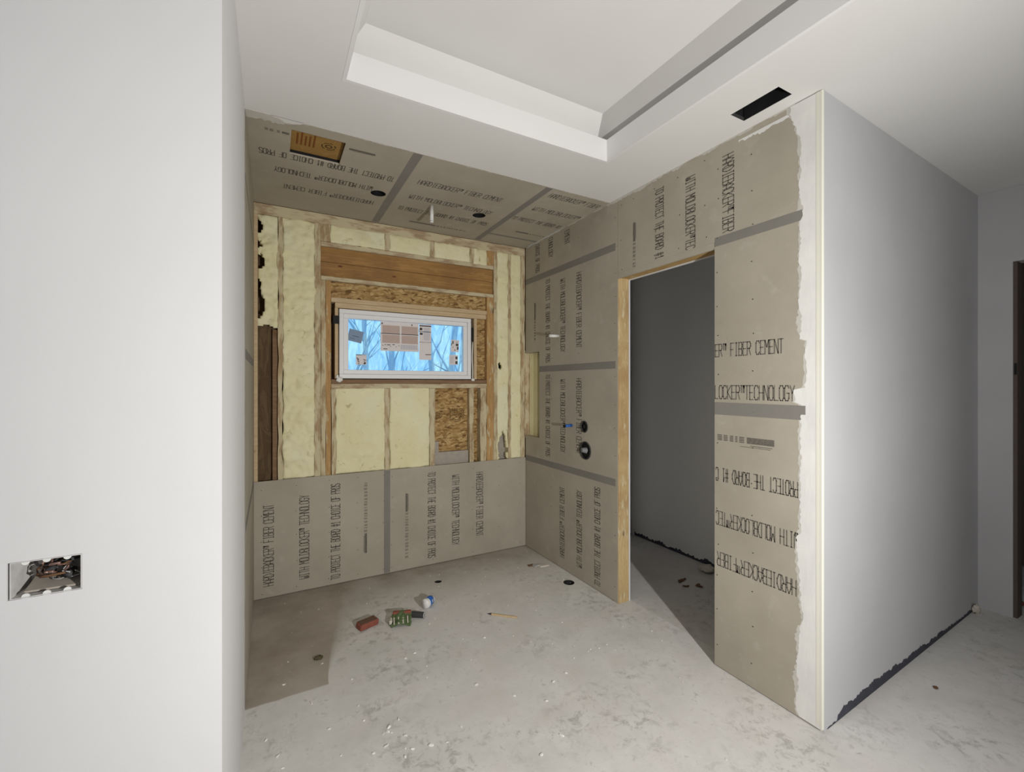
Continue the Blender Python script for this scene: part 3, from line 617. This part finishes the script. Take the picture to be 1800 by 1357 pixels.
stick(0.592, 0.700, 0.02, 0.76, 'paper', 0.0, [(0, 1, 0.03, 0.06, 'sink'), (0.03, 0.25, 0.10, 0.17, 'sink'), (0.05, 0.28, 0.24, 0.30, 'sink'), (0, 1, 0.20, 0.215, 'sink'), (0.0, 1, 0.50, 0.51, 'sink'), (0.5, 1.0, 0.84, 0.86, 'sink')] + [(0.35, 0.9, 0.1+0.03*k, 0.108+0.03*k, 'bluep') for k in range(12)], 'tall narrow white label')
stick(0.885, 0.962, 0.31, 0.57, 'paper', 0.05, [(0.15, 0.3, 0.1, 0.35, 'sink'), (0.02, 0.1, 0.3, 0.5, 'sink'), (0.6, 0.9, 0.3, 0.5, 'sink'), (0.75, 0.95, 0.55, 0.8, 'sink'), (0.2, 0.3, 0.6, 0.65, 'sink'), (0.45, 0.55, 0.8, 0.9, 'sink'), (0.65, 0.8, 0.15, 0.2, 'sink')], 'torn white sticker with black flecks')
stick(0.868, 0.952, 0.64, 0.85, 'paper', 0.0, [(0.7, 0.95, 0.15, 0.42, 'sink'), (0.7, 0.95, 0.62, 0.92, 'sink')] + [(0.1, 0.5, 0.2+0.12*k, 0.23+0.12*k, 'bluep') for k in range(6)], 'small white label with two black squares')
# black mounting clips and foam blobs in the gap
bobj('mounting_clip', (0.452, 0.499, F-0.004, F+0.004, 2.155, 2.222), M['black'], win); bobj('mounting_clip', (1.693, 1.712, F-0.002, F+0.03, 2.07, 2.20), M['black'], win)
def blob(name, c0, r, mat, parent, n=3, seed=1, sq=(1, 1, 1), amp=0.3):
    bm = bmesh.new(); bmesh.ops.create_icosphere(bm, subdivisions=n, radius=1.0)
    for v in bm.verts:
        k = 1+amp*noise.noise(v.co*2.2+Vector((seed*5, 0, 0))); v.co = Vector((v.co.x*r*sq[0]*k, v.co.y*r*sq[1]*k, v.co.z*r*sq[2]*k))+Vector(c0)
    return obj(name, bm, mat, parent, True)
blob('foam_bead', (0.500, F-0.004, 1.692), 0.024, M['caulk'], win, seed=2, sq=(1.1, 0.5, 0.9)); blob('foam_bead', (0.484, F-0.002, 1.715), 0.014, M['caulk'], win, seed=3, sq=(0.8, 0.5, 1.3))
blob('foam_bead', (1.708, F-0.002, 1.697), 0.016, M['caulk'], win, seed=4, sq=(1.1, 0.5, 0.9))
bm = bmesh.new(); tube(bm, [(1.706+0.003*math.sin(k), F+0.006, 1.70+0.045*k) for k in range(9)], 0.005); obj('foam_bead', bm, M['caulk'], win, True)

# ============================================================ HALL WALL, CLOSET, OUTER ROOM
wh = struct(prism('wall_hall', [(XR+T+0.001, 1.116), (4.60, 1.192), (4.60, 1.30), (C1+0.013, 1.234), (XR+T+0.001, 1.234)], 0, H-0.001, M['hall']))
u_ = Vector((4.60-2.303, 1.192-1.116, 0)).normalized()
ragged('bottom_gap', Vector((2.335, 1.1165, 0.0)), u_, Z, 2.17, lambda s: 0.030+0.012*math.sin(s*2.1)+(0.012 if 0.15 < s < 0.8 else 0) - (0.030 if s < 0.10 else 0), 0.0015, M['seal'], wh, seed=21, jit=0.012)
we = struct(empty('wall_east'))
o = bobj('drywall_sheet', (4.60, 4.72, -5.999, 1.30, 0, H-0.001), M['wall'], None); c = bmesh.new(); box(c, 4.5, 4.8, 0.10, 1.0175, -0.1, 2.52); cut(o, c); o.data.materials.clear(); o.data.materials.append(M['hall']); o.parent = we
bobj('door_jamb', (4.612, 4.715, 0.998, 1.0175, 0.0, 2.519), M['dbrown'], we); bobj('hinge', (4.607, 4.611, 1.0, 1.012, 1.72, 1.80), M['black'], we)
wc = struct(empty('wall_closet'))
bobj('drywall_sheet', (3.50, 3.60, 1.30, 3.62, 0, H-0.001), M['closet'], wc); bobj('drywall_sheet', (C1+0.014, 3.60, 3.621, 3.72, 0, H-0.001), M['wall'], wc)
ragged('bottom_gap', (3.4995, 1.5, 0.0), Y, Z, 2.08, lambda s: 0.032, -0.0015, M['seal'], wc, seed=22, jit=0.02)
ragged('bottom_gap', (2.45, 3.6205, 0.0), X, Z, 1.04, lambda s: 0.012, 0.0015, M['seal'], wc, seed=23, jit=0.012)
struct(bobj('wall_rear', (-5.1, 6.2, -6.1, -6.0, 0, H-0.001), M['wall'])); struct(bobj('wall_west', (-5.1, -5.0, -5.999, 1.53, 0, H-0.001), M['wall']))
struct(bobj('wall_beyond', (6.0, 6.1, -5.999, 4.0, 0, H-0.001), M['dbrown'])); struct(bobj('wall_beyond.001', (4.721, 5.999, 1.9, 2.0, 0, H-0.001), M['dbrown']))  # dark brown surfaces past the east doorway
struct(bobj('ceiling.002', (C1, 6.1, 2.606, 4.03, H, H+0.02), M['ceil']))

# ============================================================ THINGS
# electrical box in the left wall
eb = tag(empty('electrical_box', (-0.4565, 1.49, 1.164)), 'open two-gang electrical box full of wires in the white foreground wall', 'electrical box')
def loc(o, p): # keep world placement when parented to a moved empty
    o.parent = p; o.matrix_parent_inverse = Matrix.Translation(p.location).inverted(); return o
bm = bmesh.new(); ex0, ex1, ez0, ez1, ey0, ey1 = -0.515, -0.3945, 1.1645, 1.2475, 1.4095, 1.505
for d in ((ex0, ex1, ey1, ey1+0.003, ez0, ez1), (ex0, ex0+0.002, ey0, ey1, ez0, ez1), (ex1-0.002, ex1, ey0, ey1, ez0, ez1), (ex0+0.002, ex1-0.002, ey0, ey1, ez0, ez0+0.002), (ex0+0.002, ex1-0.002, ey0, ey1, ez1-0.002, ez1)): box(bm, *d)
loc(obj('box_shell', bm, M['boxmetal']), eb)
for k in range(3):
    for z, s_ in ((ez0+0.002, 1), (ez1-0.002, -1)):
        bm = bmesh.new(); bmesh.ops.create_cone(bm, cap_ends=True, segments=16, radius1=0.007, radius2=0.007, depth=0.003, matrix=Matrix.Translation((-0.49+0.035*k, ey0+0.003, z)) @ Matrix.Rotation(math.pi/2, 4, 'X')); 
        loc(obj('mounting_tab', bm, M['white']), eb)
bm = bmesh.new(); pts = [(ex0+0.012, ey0+0.008, ez0+0.012), (-0.45, ey0+0.02, ez0+0.03), (-0.40, ey0+0.03, ez0+0.034)]
rr = random.Random(9)
for k in range(16):
    x = rr.uniform(-0.487, -0.42); z = rr.uniform(1.190, 1.236); P = [(x, 1.50, z)]
    a = rr.uniform(0, 6.28); r_ = rr.uniform(0.008, 0.018)
    for j in range(10): P.append((min(-0.402, max(-0.495, x+rr.uniform(0, 0.004)*j+r_*math.cos(a+j*0.8))), 1.49-0.0065*j, min(1.241, max(1.178, z+r_*math.sin(a+j*0.8)))))
    bm = bmesh.new(); tube(bm, P, rr.choice((0.0014, 0.002, 0.003)), 6)
    loc(obj('wire', bm, M[('copper', 'black', 'dgrey', 'copper', 'lgrey', 'brown')[k % 6]], None, True), eb)
for x, z in ((-0.463, 1.205), (-0.43, 1.19)):
    bm = bmesh.new(); cyl_bm(bm, (x, 1.44, z), (x+0.01, 1.46, z+0.012), 0.009, 0.005, 12); loc(obj('wire_nut', bm, M['dgrey'], None, True), eb)
bm = bmesh.new(); box(bm, -0.499, -0.404, 1.43, 1.50, 1.168, 1.172); 
for v in bm.verts: v.co.z += (v.co.y-1.43)*0.25+noise.noise(v.co*40)*0.002
loc(obj('dust_sheet', bm, M['grey']), eb)

# supply air boot in ceiling
db = tag(empty('duct_boot', (2.148, 1.33, H)), 'black rectangular air duct opening cut into the white ceiling above the column', 'duct')
bm = bmesh.new()
for d in ((2.080, 2.215, 1.195, 1.465, H+0.16, H+0.164), (2.080, 2.088, 1.195, 1.465, H+0.021, H+0.16), (2.207, 2.215, 1.195, 1.465, H+0.021, H+0.16), (2.088, 2.207, 1.195, 1.202, H+0.021, H+0.16), (2.088, 2.207, 1.457, 1.465, H+0.021, H+0.16)): box(bm, *d)
loc(obj('duct_shell', bm, M['duct']), db)
for d in ((2.2015, 2.2045, 1.207, 1.4515, H+0.0008, H+0.16), (2.0905, 2.0935, 1.207, 1.4515, H+0.0008, H+0.16), (2.094, 2.201, 1.2045, 1.2075, H+0.0008, H+0.16)): loc(bobj('duct_lining', d, M['duct']), db)
bm = bmesh.new()
box(bm, 2.089, 2.206, 1.4525, 1.4565, H+0.001, H+0.02); loc(obj('duct_flange', bm, M['galv']), db)
# fan housing
fn = tag(empty('exhaust_fan_housing', (0.241, 2.84, H)), 'square fan housing with orange-brown cover recessed in the shower ceiling', 'fan housing')
bm = bmesh.new()
for d in ((0.092, 0.099, 2.69, 2.99, H+0.013, H+0.09), (0.383, 0.39, 2.69, 2.99, H+0.013, H+0.09), (0.099, 0.383, 2.69, 2.695, H+0.013, H+0.09), (0.099, 0.383, 2.986, 2.99, H+0.013, H+0.09)): box(bm, *d)
loc(obj('housing_wall', bm, M['black']), fn)
loc(bobj('cover_board', (0.099, 0.383, 2.695, 2.986, H+0.030, H+0.036), M['card']), fn)
rs = []
for k in range(5): rs.append((0.028*k*0.8, 0.028*k*0.8+0.010, 0.0, 0.13+0.02*math.sin(k*2)))
p = bars('cover_print', (0.13, 2.90, H+0.030), X, -Y, rs, None, M['cardink']); loc(p, fn)
bm = bmesh.new()
for r0_, r1_ in ((0.012, 0.022), (0.034, 0.042)):
    for k in range(18):
        if r0_ > 0.03 and k % 5 == 0: continue
        a, b = k*math.pi/9, (k+1)*math.pi/9
        bm.faces.new([bm.verts.new((0.305+r*math.cos(t)*1.0, 2.845+r*math.sin(t), H+0.0294)) for r, t in ((r0_, a), (r1_, a), (r1_, b), (r0_, b))][::-1])
loc(obj('cover_emblem', bm, M['cardink2']), fn)
# recessed light cans
for (x, y, lab) in ((0.690, 3.295, 'black recessed light hole in the ceiling board left of the tape joint'), (1.512, 3.321, 'black recessed light hole in the middle ceiling board right of the hanging pipe')):
    e = tag(empty('recessed_light_housing', (x, y, H)), lab, 'light housing', 'recessed light holes in the shower ceiling')
    bm = bmesh.new(); cyl_bm(bm, (x, y, H+0.002), (x, y, H+0.15), 0.0535, seg=32, caps=False)
    cyl_bm(bm, (x, y, H+0.15), (x, y, H+0.153), 0.0535, seg=32)
    loc(obj('can', bm, M['black'], None, True), e)
# pipe stubs
def stub(name, lab, cat, p0, p1, r, mat, cap=None):
    e = tag(empty(name, p0), lab, cat); loc(pipe_ring('pipe', p0, p1, r, r*0.65, mat), e)
    d = (Vector(p1)-Vector(p0)).normalized()
    if cap: loc(pipe_ring('pipe_cap', Vector(p1), Vector(p1)+d*0.012, r*1.02, 0.001, M[cap]), e)
    return e
stub('ceiling_pipe_stub', 'short white pipe hanging down from the shower ceiling', 'pipe', (1.106, 3.32, H-0.0005), (1.106, 3.32, H-0.118), 0.014, M['white'], 'white')
stub('wall_pipe_stub', 'short white pipe sticking out of the upper shower wall', 'pipe', (XR-0.0005, 3.29, 2.091), (XR-0.088, 3.29, 2.088), 0.0135, M['white'], 'white')
stub('blue_pipe_stub', 'short blue capped pipe sticking out left of the upper valve hole', 'pipe', (XR-0.0005, 3.092, 1.296), (XR-0.072, 3.092, 1.294), 0.0125, M['blue'], 'black')
# valves behind the round holes
def ring_hole(name, lab, y, z, ro, plug):
    e = tag(empty(name, (XR+0.01, y, z)), lab, 'valve')
    loc(pipe_ring('plaster_guard', (XR-0.006, y, z), (XR+0.012, y, z), ro, ro-0.006, M['dgrey']), e)
    bm = bmesh.new(); cyl_bm(bm, (XR+0.0121, y, z), (XR+0.0125, y, z), ro*1.0, seg=28); loc(obj('guard_disc', bm, M['black']), e)
    return e
v1 = ring_hole('upper_valve', 'smaller round black valve hole in the shower wall', 2.919, 1.299, 0.047, 0)
bm = bmesh.new(); box(bm, XR-0.004, XR+0.012, 2.905, 2.935, 1.285, 1.315, bev=0.004); loc(obj('valve_body', bm, M['black']), v1)
v2 = ring_hole('lower_valve', 'larger round black valve ring with grey stem below the smaller valve hole', 2.905, 1.102, 0.073, 0)
bm = bmesh.new(); cyl_bm(bm, (XR+0.012, 2.905, 1.102), (XR-0.030, 2.915, 1.107), 0.026, 0.018, 20); loc(obj('valve_stem', bm, M['mgrey'], None), v2)
# floor pipes
pd = tag(empty('drain_pipe', (1.229, 3.525, -0.1)), 'small open pipe end in the slab near the back wall', 'pipe'); loc(pipe_ring('pipe', (1.229, 3.525, -0.1), (1.229, 3.525, -0.004), 0.0298, 0.025, M['black']), pd)
bm = bmesh.new(); cyl_bm(bm, (1.229, 3.525, -0.099), (1.229, 3.525, -0.06), 0.0245); loc(obj('pipe_plug', bm, M['black']), pd)
pd = tag(empty('floor_drain', (2.178, 2.98, -0.1)), 'round black drain hole in the floor beside the right wall', 'drain'); loc(pipe_ring('pipe', (2.178, 2.98, -0.1), (2.178, 2.98, 0.001), 0.0455, 0.040, M['black']), pd)
bm = bmesh.new(); cyl_bm(bm, (2.178, 2.98, -0.099), (2.178, 2.98, -0.05), 0.0395); loc(obj('pipe_plug', bm, M['black']), pd)

# litter on the floor ------------------------------------------------
def lump(bm, f=18, a=0.004):
    for v in bm.verts: v.co += Vector((noise.noise(v.co*f), noise.noise(v.co*f+Vector((9, 0, 0))), noise.noise(v.co*f+Vector((0, 9, 0)))))*a
rb = tag(empty('sanding_block', (0.575, 3.105, 0.0)), 'red block with brown top on the floor left of the green packet', 'block'); rb.rotation_euler.z = 0.30
bm = bmesh.new(); box(bm, -0.066, 0.066, -0.038, 0.038, 0.0008, 0.038, bev=0.006); bmesh.ops.subdivide_edges(bm, edges=bm.edges[:], cuts=1); 
for v in bm.verts: v.co.x += v.co.z*0.2; 
obj('block_body', bm, M['red'], rb); bobj('block_top', (-0.052, 0.066, -0.031, 0.031, 0.0382, 0.0405), M['redtop'], rb)  # top plate is browner and darker than the red body
pk = tag(empty('packet', (0.79, 3.03, 0.0)), 'crumpled green striped packet with red edge beside the black tube', 'packet'); pk.rotation_euler.z = -0.32
bm = bmesh.new(); bmesh.ops.create_grid(bm, x_segments=12, y_segments=8, size=0.5)
for v in bm.verts:
    x, y = v.co.x, v.co.y; v.co = Vector((x*0.135+0.012*noise.noise(Vector((y*6, 0, 0))), y*0.10, 0.022+0.012*noise.noise(Vector((x*5, y*5, 0)))+0.012*math.cos(x*5)+0.16*0.2*(y+0.5)))
obj('foil', bm, M['green'], pk, False).modifiers.new('s', 'SOLIDIFY').thickness = 0.016
for k in range(4): 
    s_ = bobj('stripe', (-0.052+0.030*k, -0.044+0.030*k, -0.046, 0.012, 0.041, 0.046), M['cream'], pk); s_.rotation_euler = (0.28, 0, 0.1)
o = bobj('packet_flap', (-0.060, 0.064, 0.030, 0.062, 0.046, 0.062), M['red'], pk, 0.004)
o = bobj('torn_corner', (-0.078, -0.056, -0.03, 0.045, 0.010, 0.036), M['cream'], pk, 0.004)
tb = tag(empty('black_tube', (0.912, 3.045, 0.022)), 'short black tube with pale open end lying against the green packet', 'tube'); tb.rotation_euler.z = -0.62
bm = bmesh.new(); cyl_bm(bm, (-0.045, 0, 0), (0.045, 0, 0), 0.021, 0.020, 24); obj('tube_body', bm, M['dgrey'], tb, False)
o = pipe_ring('tube_rim', (0.045, 0, 0), (0.050, 0, 0), 0.0205, 0.012, M['lgrey'], tb)
bt_ = tag(empty('cup', (1.03, 3.16, 0.037)), 'crushed white cup with a blue band lying on the floor', 'cup'); bt_.rotation_euler = (0, 0, 0.55)
def crush(bm):
    for v in bm.verts: v.co.y += 0.35*v.co.x*abs(v.co.z)*3; v.co.z += 0.004*math.sin(v.co.x*90); v.co.y *= 0.92
bm = bmesh.new(); tube(bm, [(-0.052, 0, 0), (-0.03, 0, 0), (-0.012, 0, 0), (0.012, 0, 0), (0.026, 0, 0), (0.05, 0, 0)], [0.034, 0.0355, 0.034, 0.032, 0.031, 0.026], 24); crush(bm); obj('cup_body', bm, M['white'], bt_, True)
bm = bmesh.new(); tube(bm, [(-0.014, 0, 0), (0.0, 0, 0), (0.014, 0, 0), (0.027, 0, 0)], [0.0347, 0.0337, 0.0325, 0.0316], 24); crush(bm); obj('blue_band', bm, M['blue'], bt_, True)
o = lettering('printed_letter', 'S', (-0.002, -0.0335, 0.004), X, Z, 0.016, 0.018, bt_, M['white'], sw=0.004); 
pc = tag(empty('pencil', (1.4455, 2.7725, 0.006)), 'flat wooden pencil with dark tip on the open floor', 'pencil'); pc.rotation_euler.z = math.atan2(-0.151, 0.163)
bm = bmesh.new(); box(bm, -0.082, 0.108, -0.008, 0.008, -0.0055, 0.006, bev=0.002); obj('pencil_body', bm, M['buck'], pc)
bm = bmesh.new(); cyl_bm(bm, (-0.082, 0, 0), (-0.112, 0, 0), 0.007, 0.001, 8); obj('pencil_tip', bm, M['dgrey'], pc)
# broken pieces in the far right corner
for k, (x, y, s_, m_, lab) in enumerate(((2.175, 3.36, 0.045, 'cream', 'pale broken piece near the right corner of the shower'), (2.125, 3.395, 0.04, 'lgrey', 'grey flake beside the pale broken piece in the shower corner'), (2.075, 3.42, 0.03, 'brown', 'dark scrap left of the pale pieces in the shower corner'))):
    bm = bmesh.new(); box(bm, x-s_, x+s_, y-s_*0.45, y+s_*0.45, 0.001, 0.012, bev=0.002); bmesh.ops.subdivide_edges(bm, edges=bm.edges[:], cuts=2)
    for v in bm.verts: v.co.x += 0.01*noise.noise(v.co*50); v.co.y += 0.012*noise.noise(v.co*40+Vector((3, 3, 3)))
    tag(obj('broken_piece', bm, M[m_]), lab, 'debris')
o = blob('olive_scrap', (0.252, 2.877, 0.007), 0.020, M['olive'], None, seed=7, sq=(1.1, 0.8, 0.42), amp=0.7); tag(o, 'small olive-brown scrap on the floor near the left shower wall', 'debris')
for k in range(6):
    x, y = 3.03+rr.uniform(-0.10, 0.10), 2.50+rr.uniform(-0.10, 0.06)
    bm = bmesh.new(); bmesh.ops.create_grid(bm, x_segments=3, y_segments=2, size=0.5)
    a = rr.uniform(0, 6)
    for v in bm.verts:
        p = Vector((v.co.x*0.055, v.co.y*0.03*(1-abs(v.co.x)), 0.006+0.010*abs(v.co.x)+0.006*noise.noise(v.co*4+Vector((k, 0, 0))))); v.co = Vector((x+p.x*math.cos(a)-p.y*math.sin(a), y+p.x*math.sin(a)+p.y*math.cos(a), p.z))
    o = obj('dry_leaf', bm, M['brown']); o.modifiers.new('s', 'SOLIDIFY').thickness = 0.002; tag(o, 'reddish brown leaf scrap in the small pile on the dark floor beyond the doorway', 'debris', 'leaf scraps on the closet floor')
o = blob('crumpled_paper', (3.36, 2.56, 0.035), 0.06, M['cream'], None, seed=5, sq=(1, 1, 0.5), amp=0.6); tag(o, 'crumpled cream paper on the closet floor against its back wall', 'paper')
o = blob('dark_crumb', (3.166, 0.983, 0.005), 0.012, M['brown'], None, seed=8, sq=(1.2, 0.8, 0.4)); tag(o, 'tiny dark crumb on the floor in front of the grey hall wall', 'debris')
o = blob('plaster_lump', (4.46, 1.165, 0.03), 0.035, M['cream'], None, seed=9, sq=(0.8, 0.5, 1.0), amp=0.8); tag(o, 'plaster lump in the far corner where the hall walls meet the floor', 'debris')
o = blob('red_scrap', (4.90, 1.06, 0.02), 0.04, M['red'], None, seed=12, sq=(1.3, 0.8, 0.4), amp=0.5); tag(o, 'dark red scrap on the floor inside the far right doorway', 'debris')
# crumbs everywhere
bm = bmesh.new(); rr = random.Random(31)
for k in range(330):
    x = rr.uniform(-0.08, 2.25); y = rr.uniform(1.2, 3.85); s_ = rr.choice((0.0015, 0.002, 0.002, 0.003, 0.006))*rr.uniform(0.7, 1.2)
    if any((x-a)**2+(y-b)**2 < 0.14**2 for a, b in ((0.575, 3.105), (0.79, 3.03), (0.912, 3.045), (1.03, 3.16), (1.4455, 2.7725), (1.37, 2.84), (1.52, 2.70), (0.252, 2.877), (2.12, 3.39))): continue
    r_ = bmesh.ops.create_cube(bm, size=s_, matrix=Matrix.Translation((x, y, s_*0.3)) @ Matrix.Rotation(rr.uniform(0, 3), 4, 'Z') @ Matrix.Scale(0.6, 4, Z))
    for v in r_['verts']: v.co += Vector((rr.uniform(-1, 1), rr.uniform(-1, 1), 0))*s_*0.25
for k in range(60):
    x, y = (rr.gauss(0.35, 0.25), rr.gauss(1.95, 0.25)) if k < 36 else (rr.uniform(0, 2.1), rr.uniform(1.3, 3.0))
    if not (-0.05 < x < 2.2): continue
    s_ = rr.uniform(0.006, 0.014)
    r_ = bmesh.ops.create_icosphere(bm, subdivisions=1, radius=s_, matrix=Matrix.Translation((x, y, s_*0.2)) @ Matrix.Rotation(rr.uniform(0, 3), 4, 'Z') @ Matrix.Scale(0.35, 4, Z) @ Matrix.Scale(rr.uniform(0.4, 0.8), 4, X))
    for v in r_['verts']: v.co += Vector((rr.uniform(-1, 1), rr.uniform(-1, 1), 0))*s_*0.25
o = tag(obj('plaster_crumbs', bm, M['caulk']), 'white plaster crumbs scattered over the concrete floor', 'crumbs'); o['kind'] = 'stuff'

# ============================================================ OUTDOORS beyond the window
struct(bobj('ground', (-30, 40, 5.0, 60, -1.2, -1.0), M['snow']))
labs = ['leaning bare tree seen through the left of the window', 'thin bare tree behind the instruction sheet on the window', 'bare tree with forked top right of the window labels', 'thick bare trunk at the right side of the window view', 'slim bare tree at the left edge of the window view', 'pale distant bare tree near the middle of the window view', 'distant bare tree between the labels and the right trunk']
for k, (x, y, lean, r_) in enumerate(((1.9, 11, -0.22, 0.16), (3.2, 14, 0.06, 0.12), (4.9, 13, 0.05, 0.14), (4.6, 10.5, -0.04, 0.20), (0.9, 13, 0.05, 0.10), (3.6, 20, 0.0, 0.15), (6.4, 19, -0.03, 0.18))):
    rr = random.Random(50+k); bm = bmesh.new(); hh = 9
    tr_ = [(x+lean*z+0.08*math.sin(z*0.9+k), y, z-1.0) for z in [i*0.75 for i in range(13)]]
    tube(bm, tr_, [r_*(1-0.06*i) for i in range(13)], 8)
    for j in range(15):
        i = rr.randint(2, 11); p = Vector(tr_[i]); d = Vector((rr.uniform(-1, 1), rr.uniform(-0.6, 0.6), rr.uniform(0.5, 1.2))).normalized(); L = rr.uniform(1.0, 2.4)
        P = [p+d*L*t+Vector((rr.uniform(-.06, .06), 0, 0.25*L*t*t)) for t in (0, .25, .5, .75, 1)]; tube(bm, P, [r_*0.34, r_*.26, r_*.18, r_*.1, r_*.04], 5)
        for s_ in range(2):
            q0 = P[2+s_]; d2 = (d+Vector((rr.uniform(-.8, .8), 0, rr.uniform(-.2, .5)))).normalized(); tube(bm, [q0, q0+d2*L*0.25, q0+d2*L*0.5+Vector((0, 0, .06))], [r_*.12, r_*.08, r_*.03], 4)
    tag(obj('bare_tree', bm, M['bark'], None, True), labs[k], 'tree')
